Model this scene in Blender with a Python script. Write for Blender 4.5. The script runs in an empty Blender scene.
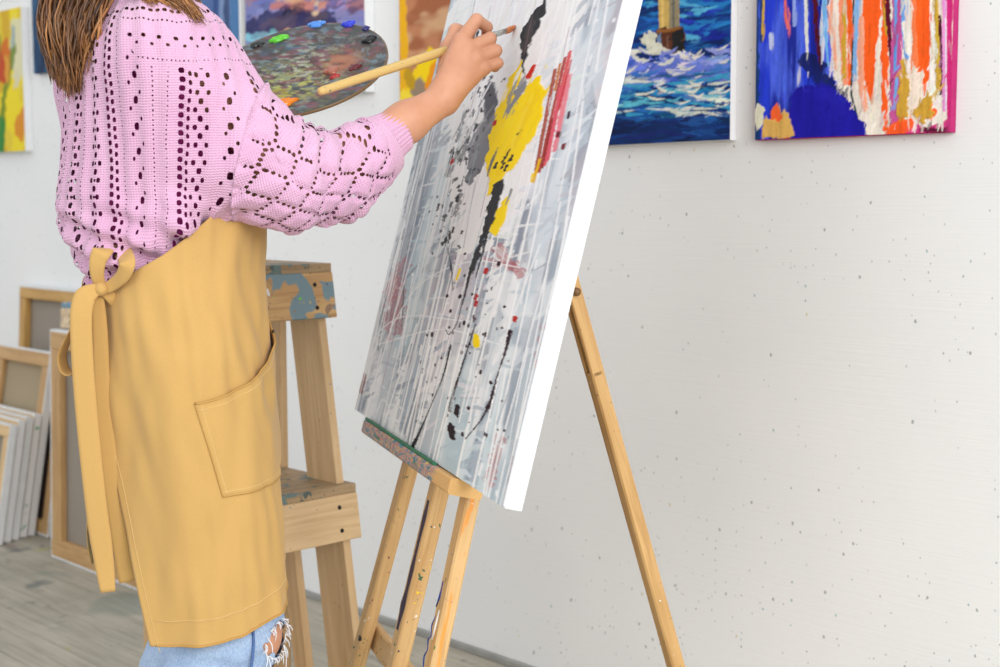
import bpy, math, random
import numpy as np
from mathutils import Matrix, Vector

# ------------------------------------------------------------------ camera
scene = bpy.context.scene
FPX = 1389.0                       # 50 mm lens on a 36 mm sensor, 1000 px wide
CAMZ = 1.10
PITCH = math.atan(133.5 / FPX)     # horizon lies 133 px above the picture centre
cam_data = bpy.data.cameras.new('camera')
cam_data.lens = 50.0
cam_data.sensor_width = 36.0
cam_data.dof.use_dof = True
cam_data.dof.focus_distance = 2.08
cam_data.dof.aperture_fstop = 5.0
cam_data.clip_start = 0.05
cam = bpy.data.objects.new('camera', cam_data)
cam.location = (0, 0, CAMZ)
cam.rotation_euler = (math.pi / 2 - PITCH, 0, 0)
scene.collection.objects.link(cam)
scene.camera = cam

# ------------------------------------------------------------------ light
world = bpy.data.worlds.new('studio_daylight')
scene.world = world
world.use_nodes = True
bg = world.node_tree.nodes['Background']
bg.inputs['Color'].default_value = (0.945, 0.972, 1.0, 1)
bg.inputs['Strength'].default_value = 0.93


def area(name, loc, target, sx, sy, power, col):
    d = bpy.data.lights.new(name, 'AREA')
    d.shape = 'RECTANGLE'
    d.size, d.size_y = sx, sy
    d.energy = power
    d.color = col
    o = bpy.data.objects.new(name, d)
    o.location = loc
    o.rotation_euler = (Vector(target) - Vector(loc)).to_track_quat('-Z', 'Y').to_euler()
    scene.collection.objects.link(o)
    return o


area('window_light', (2.1, -2.3, 2.5), (0.2, 2.6, 0.9), 3.4, 2.4, 185, (1.0, 0.99, 0.975))
area('side_window_light', (-2.4, -2.4, 2.7), (-0.5, 2.6, 0.8), 2.6, 2.2, 44, (1.0, 0.99, 0.975))

scene.view_settings.view_transform = 'Standard'
scene.view_settings.look = 'None'
scene.view_settings.gamma = 1.0
scene.view_settings.use_curve_mapping = False
scene.view_settings.exposure = 0.05

# ------------------------------------------------------------------ small tools
RNG = np.random.default_rng(7)
random.seed(7)
A3 = lambda *v: np.array(v, dtype=np.float64)
UP = A3(0, 0, 1)
CF = A3(0, math.cos(PITCH), -math.sin(PITCH))
CU = A3(0, math.sin(PITCH), math.cos(PITCH))
CX = A3(1, 0, 0)
CO = A3(0, 0, CAMZ)


def ray(px, py):
    return (px - 500.0) * CX + FPX * CF + (333.5 - py) * CU


def PX(px, py, depth):
    """world point at distance y = depth that was measured at a pixel of the photograph"""
    r = ray(px, py)
    return CO + r * (depth / r[1])


def PZ(px, py, z):
    r = ray(px, py)
    return CO + r * ((z - CAMZ) / r[2])


def hit(px, py, p0, n):
    r = ray(px, py)
    return CO + r * (np.dot(p0 - CO, n) / np.dot(r, n))


def norm(v):
    v = np.asarray(v, dtype=np.float64)
    return v / np.linalg.norm(v)


def lin(c):
    c = np.asarray(c, dtype=np.float64) / 255.0
    return np.where(c <= 0.04045, c / 12.92, ((c + 0.055) / 1.055) ** 2.4)


def sstep(a, b, x):
    t = np.clip((x - a) / (b - a), 0, 1)
    return t * t * (3 - 2 * t)


def _hash(ix, iy, iz, seed):
    with np.errstate(over='ignore'):
        h = (ix.astype(np.uint32) * np.uint32(374761393) + iy.astype(np.uint32) * np.uint32(668265263)
             + iz.astype(np.uint32) * np.uint32(2147483647 - 5) + np.uint32((seed * 974711 + 13) & 0xffffffff))
        h = (h ^ (h >> np.uint32(13))) * np.uint32(1274126177)
        h = h ^ (h >> np.uint32(16))
    return h.astype(np.float64) / 4294967295.0


def vnoise2(x, y, seed=0):
    x, y = np.broadcast_arrays(np.asarray(x, float), np.asarray(y, float))
    ix, iy = np.floor(x).astype(np.int64), np.floor(y).astype(np.int64)
    fx, fy = x - ix, y - iy
    fx, fy = fx * fx * (3 - 2 * fx), fy * fy * (3 - 2 * fy)
    z0 = np.zeros_like(ix)
    a, b = _hash(ix, iy, z0, seed), _hash(ix + 1, iy, z0, seed)
    c, d = _hash(ix, iy + 1, z0, seed), _hash(ix + 1, iy + 1, z0, seed)
    return (a * (1 - fx) + b * fx) * (1 - fy) + (c * (1 - fx) + d * fx) * fy


def fbm2(x, y, seed=0, octv=3):
    s, a, t = 0.0, 1.0, 0.0
    for o in range(octv):
        s = s + a * vnoise2(np.asarray(x) * 2 ** o + 17 * o, np.asarray(y) * 2 ** o + 5 * o, seed + o)
        t += a
        a *= 0.5
    return s / t


def vnoise3(p, seed=0):
    i = np.floor(p).astype(np.int64)
    f = p - i
    f = f * f * (3 - 2 * f)
    out = 0
    for dx in (0, 1):
        for dy in (0, 1):
            for dz in (0, 1):
                w = ((f[..., 0] if dx else 1 - f[..., 0]) * (f[..., 1] if dy else 1 - f[..., 1])
                     * (f[..., 2] if dz else 1 - f[..., 2]))
                out = out + w * _hash(i[..., 0] + dx, i[..., 1] + dy, i[..., 2] + dz, seed)
    return out


# ------------------------------------------------------------------ objects
COL = scene.collection
MX = {}                                   # object name -> world matrix of its root (numpy 4x4)


def thing(name, label, cat, origin=(0, 0, 0), ex=None, ez=None, group=None, kind=None):
    o = bpy.data.objects.new(name, None)
    o.empty_display_size = 0.05
    COL.objects.link(o)
    m = np.eye(4)
    if ex is not None:
        ez = norm(UP if ez is None else ez)
        ex = norm(ex)
        m[:3, 0], m[:3, 1], m[:3, 2] = ex, np.cross(ez, ex), ez
    m[:3, 3] = origin
    o.matrix_world = Matrix(m.tolist())
    MX[o.name] = m
    tag(o, label, cat, group, kind)
    return o


def tag(o, label=None, cat=None, group=None, kind=None):
    if label:
        o['label'] = label
    if cat:
        o['category'] = cat
    if group:
        o['group'] = group
    if kind:
        o['kind'] = kind
    return o


def mk(name, V, F, mat, parent=None, uv=None, col=None, smooth=False, local=False, label=None):
    """one mesh object; V in world space unless local; F list of index tuples or (n,4)/(n,3) array"""
    V = np.asarray(V, dtype=np.float64)
    if parent is not None:
        m = MX[parent.name]
        if not local:
            V = (V - m[:3, 3]) @ m[:3, :3]
    me = bpy.data.meshes.new(name)
    if isinstance(F, np.ndarray):
        n, k = F.shape
        me.vertices.add(len(V))
        me.vertices.foreach_set('co', V.astype(np.float32).ravel())
        me.loops.add(n * k)
        me.loops.foreach_set('vertex_index', F.astype(np.int32).ravel())
        me.polygons.add(n)
        me.polygons.foreach_set('loop_start', np.arange(0, n * k, k, dtype=np.int32))
        me.polygons.foreach_set('loop_total', np.full(n, k, dtype=np.int32))
        me.update(calc_edges=True)
    else:
        me.from_pydata(V.tolist(), [], F)
    nl = len(me.loops)
    if uv is not None:
        li = np.empty(nl, dtype=np.int32)
        me.loops.foreach_get('vertex_index', li)
        lay = me.uv_layers.new(name='UVMap')
        lay.data.foreach_set('uv', np.asarray(uv, dtype=np.float32)[li].ravel())
    if col is not None:
        at = me.color_attributes.new('Col', 'FLOAT_COLOR', 'POINT')
        c4 = np.ones((len(V), 4), dtype=np.float32)
        c4[:, :3] = col
        at.data.foreach_set('color', c4.ravel())
    if smooth:
        me.polygons.foreach_set('use_smooth', np.ones(len(me.polygons), dtype=bool))
    me.validate()
    me.update()
    o = bpy.data.objects.new(name, me)
    COL.objects.link(o)
    if mat is not None:
        me.materials.append(mat)
    if parent is not None:
        o.parent = parent
        MX[o.name] = MX[parent.name]
    else:
        MX[o.name] = np.eye(4)
    if label:
        o['label'] = label
    return o


def frame(p0, p1, up):
    d = norm(p1 - p0)
    s = np.cross(d, up)
    if np.linalg.norm(s) < 1e-6:
        s = np.cross(d, A3(1, 0, 0))
    s = norm(s)
    return d, s, np.cross(s, d)


def beam_geo(p0, p1, w, h, up=UP, ch=0.002, cap0=None, cap1=None):
    """chamfered rectangular bar; w across, h along 'up'"""
    p0, p1 = np.asarray(p0, float), np.asarray(p1, float)
    d, s, u = frame(p0, p1, np.asarray(up, float))
    ch = min(ch, w * 0.3, h * 0.3)
    a, b = w / 2, h / 2
    prof = [(-a + ch, -b), (a - ch, -b), (a, -b + ch), (a, b - ch), (a - ch, b), (-a + ch, b), (-a, b - ch), (-a, -b + ch)]
    L = np.linalg.norm(p1 - p0)
    V, uv = [], []
    for (base, along) in ((p0, 0.0), (p1, L)):
        for (x, y) in prof:
            V.append(base + s * x + u * y)
            uv.append((along, x + y))
    F = [tuple(range(7, -1, -1)), tuple(range(8, 16))]
    for i in range(8):
        j = (i + 1) % 8
        F.append((i, j, 8 + j, 8 + i))
    return V, F, uv


def beam(name, p0, p1, w, h, mat, parent, up=UP, ch=0.002, label=None, seed=0.0):
    V, F, uv = beam_geo(p0, p1, w, h, up, ch)
    uv = [(a + seed, b + seed * 1.7) for a, b in uv]
    return mk(name, V, F, mat, parent, uv=uv, label=label)


def tube_geo(P, R, n=8, cap=True):
    P = np.asarray(P, float)
    m = len(P)
    R = np.broadcast_to(np.asarray(R, float), (m,))
    T = np.gradient(P, axis=0)
    T /= np.linalg.norm(T, axis=1)[:, None] + 1e-12
    ref = A3(0.31, 0.17, 0.93)
    V = np.zeros((m, n, 3))
    s = norm(np.cross(T[0], ref))
    for i in range(m):
        s = s - T[i] * np.dot(s, T[i])
        s = norm(s)
        b = np.cross(T[i], s)
        for k in range(n):
            a = 2 * math.pi * k / n
            V[i, k] = P[i] + R[i] * (math.cos(a) * s + math.sin(a) * b)
    F = []
    for i in range(m - 1):
        for k in range(n):
            F.append((i * n + k, i * n + (k + 1) % n, (i + 1) * n + (k + 1) % n, (i + 1) * n + k))
    if cap:
        F.append(tuple(range(n - 1, -1, -1)))
        F.append(tuple(range((m - 1) * n, m * n)))
    return V.reshape(-1, 3), F


def tube(name, P, R, mat, parent, n=8, label=None, smooth=True):
    V, F = tube_geo(P, R, n)
    P = np.asarray(P, float)
    al = np.concatenate([[0], np.cumsum(np.linalg.norm(np.diff(P, axis=0), axis=1))])
    uv = [(a, k / n) for a in al for k in range(n)]
    return mk(name, V, F, mat, parent, uv=uv, smooth=smooth, label=label)


def crv(pts, n=24):
    """Catmull-Rom through points"""
    P = np.asarray(pts, float)
    P = np.vstack([2 * P[0] - P[1], P, 2 * P[-1] - P[-2]])
    out = []
    m = len(P) - 3
    for t in np.linspace(0, m - 1e-9, n):
        i = int(t)
        f = t - i
        a, b, c, d = P[i], P[i + 1], P[i + 2], P[i + 3]
        out.append(0.5 * ((2 * b) + (c - a) * f + (2 * a - 5 * b + 4 * c - d) * f * f + (3 * b - a - 3 * c + d) * f ** 3))
    return np.array(out)


def ribbon(name, P, W, width, thick, mat, parent, label=None):
    """cloth band along path P; W = width direction per point"""
    P = np.asarray(P, float)
    m = len(P)
    T = np.gradient(P, axis=0)
    T /= np.linalg.norm(T, axis=1)[:, None]
    if W is None:
        W = np.cross(T, A3(.05, -1, .12))
    W = np.broadcast_to(np.asarray(W, float), P.shape)
    W = W - T * np.sum(W * T, axis=1)[:, None]
    W = W / np.linalg.norm(W, axis=1)[:, None]
    N = np.cross(T, W)
    width = np.broadcast_to(np.asarray(width, float), (m,))
    k = 7
    rows = []
    for side in (1, -1):
        for j in range(k):
            x = (j / (k - 1) - 0.5)
            e = 0.35 if j in (0, k - 1) else 1.0
            rows.append(P + W * (x * width)[:, None] + N * (side * thick / 2 * e))
    V = np.stack(rows, axis=1)          # m, 2k, 3
    F = []
    ring = list(range(k)) + list(range(2 * k - 1, k - 1, -1))
    K = 2 * k
    for i in range(m - 1):
        for a in range(K):
            r0, r1 = ring[a], ring[(a + 1) % K]
            F.append((i * K + r0, i * K + r1, (i + 1) * K + r1, (i + 1) * K + r0))
    F.append(tuple(ring[::-1]))
    F.append(tuple((m - 1) * K + r for r in ring))
    al = np.concatenate([[0], np.cumsum(np.linalg.norm(np.diff(P, axis=0), axis=1))])
    uv = [(a, j * 0.01) for a in al for j in range(K)]
    return mk(name, V.reshape(-1, 3), F, mat, parent, uv=uv, smooth=True, label=label)


# ------------------------------------------------------------------ materials
def nmat(name, rough=0.6, spec=0.4):
    m = bpy.data.materials.new(name)
    m.use_nodes = True
    nt = m.node_tree
    b = nt.nodes['Principled BSDF']
    b.inputs['Roughness'].default_value = rough
    b.inputs['Specular IOR Level'].default_value = spec
    return m, nt, b


class NT:
    def __init__(self, nt, b):
        self.nt, self.b = nt, b

    def n(self, typ, **kw):
        nd = self.nt.nodes.new(typ)
        for k, v in kw.items():
            setattr(nd, k, v)
        return nd

    def l(self, a, b):
        self.nt.links.new(a, b)

    def coord(self, which='Object', scale=(1, 1, 1), rot=(0, 0, 0)):
        t = self.n('ShaderNodeTexCoord')
        mp = self.n('ShaderNodeMapping')
        mp.inputs['Scale'].default_value = scale
        mp.inputs['Rotation'].default_value = rot
        self.l(t.outputs[which], mp.inputs['Vector'])
        return mp.outputs['Vector']

    def noise(self, vec, scale=5, detail=3, rough=0.55, dist=0.0):
        t = self.n('ShaderNodeTexNoise')
        t.inputs['Scale'].default_value = scale
        t.inputs['Detail'].default_value = detail
        t.inputs['Roughness'].default_value = rough
        t.inputs['Distortion'].default_value = dist
        self.l(vec, t.inputs['Vector'])
        return t

    def ramp(self, fac, stops, interp='LINEAR'):
        r = self.n('ShaderNodeValToRGB')
        r.color_ramp.interpolation = interp
        e = r.color_ramp.elements
        while len(e) < len(stops):
            e.new(0.5)
        for i, (p, c) in enumerate(stops):
            e[i].position = p
            e[i].color = (*c, 1) if len(c) == 3 else c
        self.l(fac, r.inputs['Fac'])
        return r.outputs['Color']

    def mix(self, fac, a, b, blend='MIX'):
        m = self.n('ShaderNodeMix', data_type='RGBA', blend_type=blend)
        for sock, v in ((m.inputs[0], fac), (m.inputs[6], a), (m.inputs[7], b)):
            if isinstance(v, bpy.types.NodeSocket):
                self.l(v, sock)
            elif isinstance(v, (int, float)):
                sock.default_value = v
            else:
                sock.default_value = (*v, 1)
        return m.outputs[2]

    def math(self, op, a, b=None, c=None):
        m = self.n('ShaderNodeMath', operation=op)
        for i, v in enumerate((a, b, c)):
            if v is None:
                continue
            if isinstance(v, bpy.types.NodeSocket):
                self.l(v, m.inputs[i])
            else:
                m.inputs[i].default_value = v
        return m.outputs[0]

    def bump(self, h, strength=0.3, dist=0.002):
        b = self.n('ShaderNodeBump')
        b.inputs['Strength'].default_value = strength
        b.inputs['Distance'].default_value = dist
        self.l(h, b.inputs['Height'])
        self.l(b.outputs['Normal'], self.b.inputs['Normal'])

    def base(self, c):
        if isinstance(c, bpy.types.NodeSocket):
            self.l(c, self.b.inputs['Base Color'])
        else:
            self.b.inputs['Base Color'].default_value = (*c, 1)


def T(c):
    return tuple(float(x) for x in lin(c))


def plain(name, c, rough=0.6, spec=0.4, metal=0.0, vary=0.06, scale=30, bump=0.0):
    m, nt, b = nmat(name, rough, spec)
    k = NT(nt, b)
    v = k.coord('Object')
    nz = k.noise(v, scale, 3)
    c = lin(c)
    k.base(k.ramp(nz.outputs['Fac'], [(0.3, tuple(c * (1 - vary))), (0.7, tuple(np.minimum(c * (1 + vary), 1)))]))
    b.inputs['Metallic'].default_value = metal
    if bump:
        k.bump(nz.outputs['Fac'], bump, 0.002)
    return m


def splash(k, vec, base, specs):
    """layers of paint spots: (scale, low, high, colour)"""
    for i, (sc, lo, col) in enumerate(specs):
        mp = k.n('ShaderNodeMapping')
        mp.inputs['Location'].default_value = (3.1 * i + 1.7, 7.7 * i, 1.3 * i)
        k.l(vec, mp.inputs['Vector'])
        nz = k.noise(mp.outputs['Vector'], sc, 2.5, 0.55, 0.4)
        f = k.ramp(nz.outputs['Fac'], [(lo, (0, 0, 0)), (lo + 0.025, (1, 1, 1))])
        base = k.mix(f, base, T(col))
    return base


def wood(name, light, dark, paint=(), grain=1.0, rough=0.55, streak=(), bump=0.25):
    m, nt, b = nmat(name, rough, 0.35)
    k = NT(nt, b)
    uv = k.coord('UV', (6 * grain, 110 * grain, 1))
    g = k.noise(uv, 1.0, 4, 0.6, 0.6)
    base = k.ramp(g.outputs['Fac'], [(0.28, T(dark)), (0.5, T(light)), (0.78, tuple(min(1, x * 1.1) for x in T(light)))])
    uv2 = k.coord('UV', (3, 20, 1))
    g2 = k.noise(uv2, 1.0, 2, 0.5, 1.2)
    base = k.mix(k.ramp(g2.outputs['Fac'], [(0.42, (0, 0, 0)), (0.62, (0.45, 0.45, 0.45))]), base, T(dark))
    for i, (sx, sy, lo, col) in enumerate(streak):
        c = k.coord('UV', (sx, sy, 1))
        mp = k.n('ShaderNodeMapping')
        mp.inputs['Location'].default_value = (5.3 * i + 0.4, 2.9 * i + 0.2, 0)
        k.l(c, mp.inputs['Vector'])
        nz = k.noise(mp.outputs['Vector'], 1.0, 4, 0.65, 0.3)
        base = k.mix(k.ramp(nz.outputs['Fac'], [(lo, (0, 0, 0)), (lo + 0.04, (1, 1, 1))]), base, T(col))
    if paint:
        base = splash(k, k.coord('Object'), base, paint)
    k.base(base)
    k.bump(g.outputs['Fac'], bump, 0.001)
    return m


def fabric(name, c, weave=900, rough=0.9, vary=0.07, fold=6, bump=0.25, tint=None):
    m, nt, b = nmat(name, rough, 0.15)
    k = NT(nt, b)
    v = k.coord('Object')
    nz = k.noise(v, fold, 3)
    fine = k.noise(v, weave, 1)
    c = lin(c)
    base = k.ramp(nz.outputs['Fac'], [(0.3, tuple(c * (1 - vary))), (0.7, tuple(np.minimum(1, c * (1 + vary))))])
    base = k.mix(0.18, base, k.ramp(fine.outputs['Fac'], [(0.3, tuple(c * 0.75)), (0.7, tuple(np.minimum(1, c * 1.15)))]))
    k.base(base)
    k.bump(fine.outputs['Fac'], bump, 0.001)
    b.inputs['Sheen Weight'].default_value = 0.15
    return m


def colmat(name, rough=0.5, spec=0.4, weave=True):
    m, nt, b = nmat(name, rough, spec)
    k = NT(nt, b)
    a = k.n('ShaderNodeVertexColor', layer_name='Col')
    k.base(a.outputs['Color'])
    if weave:
        v = k.coord('Object')
        nz = k.noise(v, 420, 2)
        k.bump(nz.outputs['Fac'], 0.18, 0.001)
    return m


M = {}
M['paint'] = colmat('oil_paint', 0.6, 0.12)
M['canvas_white'] = plain('primed_canvas_white', (226, 227, 228), 0.75, 0.25, vary=0.02, scale=60, bump=0.1)
M['canvas_grey'] = plain('stained_primed_canvas', (222, 224, 225), 0.8, 0.2, vary=0.05, scale=24, bump=0.1)
M['linen'] = fabric('raw_linen', (150, 140, 128), weave=500, fold=3)
M['linen_light'] = fabric('aged_linen', (165, 148, 120), weave=500, fold=3)
M['linen_dark'] = fabric('dark_brown_primed_linen', (72, 50, 46), weave=500, fold=3)
M['pine'] = wood('stretcher_pine', (222, 190, 142), (200, 164, 114))
M['pine_gold'] = wood('golden_stretcher_wood', (200, 158, 92), (168, 124, 64))
M['pine_dark'] = wood('brown_stretcher_wood', (196, 158, 108), (170, 130, 84))

# ------------------------------------------------------------------ the wall: frame s (along, to the right), t (into the room)
VPX = -850.0
vr = ray(VPX, 200.0)
ES = -norm(A3(vr[0], vr[1], 0))                 # to the right along the wall
NW = norm(A3(ES[1], -ES[0], 0))                 # out of the wall
if np.dot(NW, -PZ(400, 627, 0)) < 0:
    NW = -NW
W0 = PZ(400, 627, 0.0)


def WP(s, t, z):
    return W0 + ES * s + NW * t + UP * z


def wall_sz(px, py, t=0.0):
    p = hit(px, py, W0 + NW * t, NW)
    return np.dot(p - W0, ES), p[2]


def build_room():
    m, nt, b = nmat('white_brushed_wall_paint', 0.7, 0.25)
    k = NT(nt, b)
    v = k.coord('Object')
    big = k.noise(v, 1.3, 3)
    base = k.ramp(big.outputs['Fac'], [(0.3, T((232, 233, 234))), (0.7, T((240, 240, 239)))])
    # splashed paint specks: round cells, few of them kept, thicker in drifts
    drift = k.noise(v, 1.9, 2)
    for i, (sc, rad, keep, col) in enumerate([(52, 0.13, 0.90, (112, 124, 128)), (90, 0.15, 0.93, (136, 148, 152)),
                                              (60, 0.13, 0.965, (112, 160, 172)), (40, 0.10, 0.965, (208, 196, 140)),
                                              (34, 0.10, 0.975, (86, 92, 98)), (120, 0.2, 0.93, (172, 178, 180))]):
        mp = k.n('ShaderNodeMapping')
        mp.inputs['Location'].default_value = (1.37 * i, 2.1 * i, 0.77 * i)
        mp.inputs['Scale'].default_value = (1, 1, 0.7)
        k.l(v, mp.inputs['Vector'])
        wob = k.noise(mp.outputs['Vector'], sc * 1.8, 1)
        wv = k.n('ShaderNodeVectorMath', operation='SCALE')
        wv.inputs['Scale'].default_value = 0.25 / sc
        k.l(wob.outputs['Color'], wv.inputs[0])
        ad = k.n('ShaderNodeVectorMath', operation='ADD')
        k.l(mp.outputs['Vector'], ad.inputs[0])
        k.l(wv.outputs[0], ad.inputs[1])
        vo = k.n('ShaderNodeTexVoronoi', voronoi_dimensions='3D')
        vo.inputs['Scale'].default_value = sc
        k.l(ad.outputs[0], vo.inputs['Vector'])
        sep = k.n('ShaderNodeSeparateColor')
        k.l(vo.outputs['Color'], sep.inputs[0])
        on = k.math('LESS_THAN', vo.outputs['Distance'], rad)
        sel = k.math('GREATER_THAN', k.math('ADD', sep.outputs[0], k.math('MULTIPLY', k.math('SUBTRACT', drift.outputs['Fac'], 0.5), 0.35)), keep)
        f = k.math('MULTIPLY', k.math('MULTIPLY', on, sel), 0.62)
        base = k.mix(f, base, T(col))
    k.base(base)
    br = k.noise(k.coord('Object', (5, 5, 190)), 1.0, 4, 0.6, 0.5)
    br2 = k.noise(k.coord('Object', (26, 26, 40)), 1.0, 3)
    k.bump(k.math('ADD', br.outputs['Fac'], k.math('MULTIPLY', br2.outputs['Fac'], 0.6)), 0.38, 0.0014)
    s0, s1, H = -5.2, 4.2, 2.9
    V, F, uv = [], [], []
    for (s, t, z) in [(s0, 0, 0.012), (s1, 0, 0.012), (s1, 0, H), (s0, 0, H), (s0, -0.12, 0.012), (s1, -0.12, 0.012), (s1, -0.12, H), (s0, -0.12, H)]:
        V.append(WP(s, t, z))
    F = [(0, 1, 2, 3), (5, 4, 7, 6), (4, 0, 3, 7), (1, 5, 6, 2), (3, 2, 6, 7), (4, 5, 1, 0)]
    w = mk('wall_back', V, F, m)
    # object coordinates along the wall: store in wall frame
    w.data.transform(Matrix.Identity(4))
    mw = np.eye(4)
    mw[:3, 0], mw[:3, 1], mw[:3, 2], mw[:3, 3] = ES, np.cross(UP, ES), UP, W0
    w.data.transform(Matrix(mw.tolist()).inverted())
    w.matrix_world = Matrix(mw.tolist())
    tag(w, 'white brushed wall speckled with paint', None, None, 'structure')
    # narrow grey strip standing in for the shaded gap between wall and floor
    mb = plain('grey_gap_shade', (150, 150, 146), 0.8, 0.2, vary=0.15, scale=12)
    V, F, _ = beam_geo(WP(s0, 0.006, 0.008), WP(s1, 0.006, 0.008), 0.014, 0.016)
    o = mk('wall_gap_strip', V, F, mb)
    tag(o, 'thin grey strip standing in for the shaded gap along the foot of the wall', None, None, 'structure')

    # floor: worn grey boards parallel to the wall
    mf, nt, b = nmat('worn_grey_floorboards', 0.75, 0.25)
    k = NT(nt, b)
    uv = k.coord('UV', (2.5, 45, 1))
    g = k.noise(uv, 1.0, 5, 0.65, 0.8)
    base = k.ramp(g.outputs['Fac'], [(0.25, T((148, 141, 127))), (0.5, T((177, 170, 155))), (0.8, T((194, 188, 174)))])
    ob = k.coord('Object')
    dirt = k.noise(ob, 3.0, 4, 0.6)
    base = k.mix(k.ramp(dirt.outputs['Fac'], [(0.42, (0, 0, 0)), (0.7, (0.55, 0.55, 0.55))]), base, T((138, 136, 122)))
    for i, (sc, lo, a, col) in enumerate([(2.2, 0.63, 0.35, (92, 116, 112)), (4.5, 0.68, 0.6, (74, 92, 98)), (6, 0.70, 0.6, (112, 82, 92)),
                                          (7, 0.72, 0.7, (170, 170, 84)), (18, 0.72, 0.6, (86, 96, 100)), (12, 0.72, 0.6, (205, 205, 200))]):
        mp = k.n('ShaderNodeMapping')
        mp.inputs['Location'].default_value = (4.1 * i + 0.3, 1.1 * i, 0.2 * i)
        k.l(ob, mp.inputs['Vector'])
        nz = k.noise(mp.outputs['Vector'], sc, 3, 0.5, 0.3)
        base = k.mix(k.ramp(nz.outputs['Fac'], [(lo - 0.03, (0, 0, 0)), (lo + 0.03, (a, a, a))]), base, T(col))
    k.base(base)
    k.bump(g.outputs['Fac'], 0.25, 0.001)
    msub = plain('dark_subfloor', (96, 92, 84), 0.9, 0.1)
    c = [WP(s0, 0.0, -0.03), WP(s1, 0.0, -0.03), WP(s1, 6.2, -0.03), WP(s0, 6.2, -0.03)]
    V = c + [p - UP * 0.03 for p in c]
    fl = mk('floor', V, [(0, 1, 2, 3), (7, 6, 5, 4), (0, 4, 5, 1), (1, 5, 6, 2), (2, 6, 7, 3), (3, 7, 4, 0)], msub)
    tag(fl, 'worn grey wooden floorboards with old paint stains', None, None, 'structure')
    bw = 0.118
    n = int(6.2 / bw)
    for i in range(n):
        t = (i + 0.5) * bw
        dz = random.uniform(-0.0008, 0.0008)
        cuts = [s0, s0 + random.uniform(2.0, 7.5), s1]
        for a, bb in zip(cuts[:-1], cuts[1:]):
            beam('floorboard', WP(a + 0.001, t, -0.012 + dz), WP(bb - 0.001, t, -0.012 + dz), bw - 0.002, 0.024, mf, fl, ch=0.0012, seed=i * 3.37 + a)


build_room()


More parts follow.
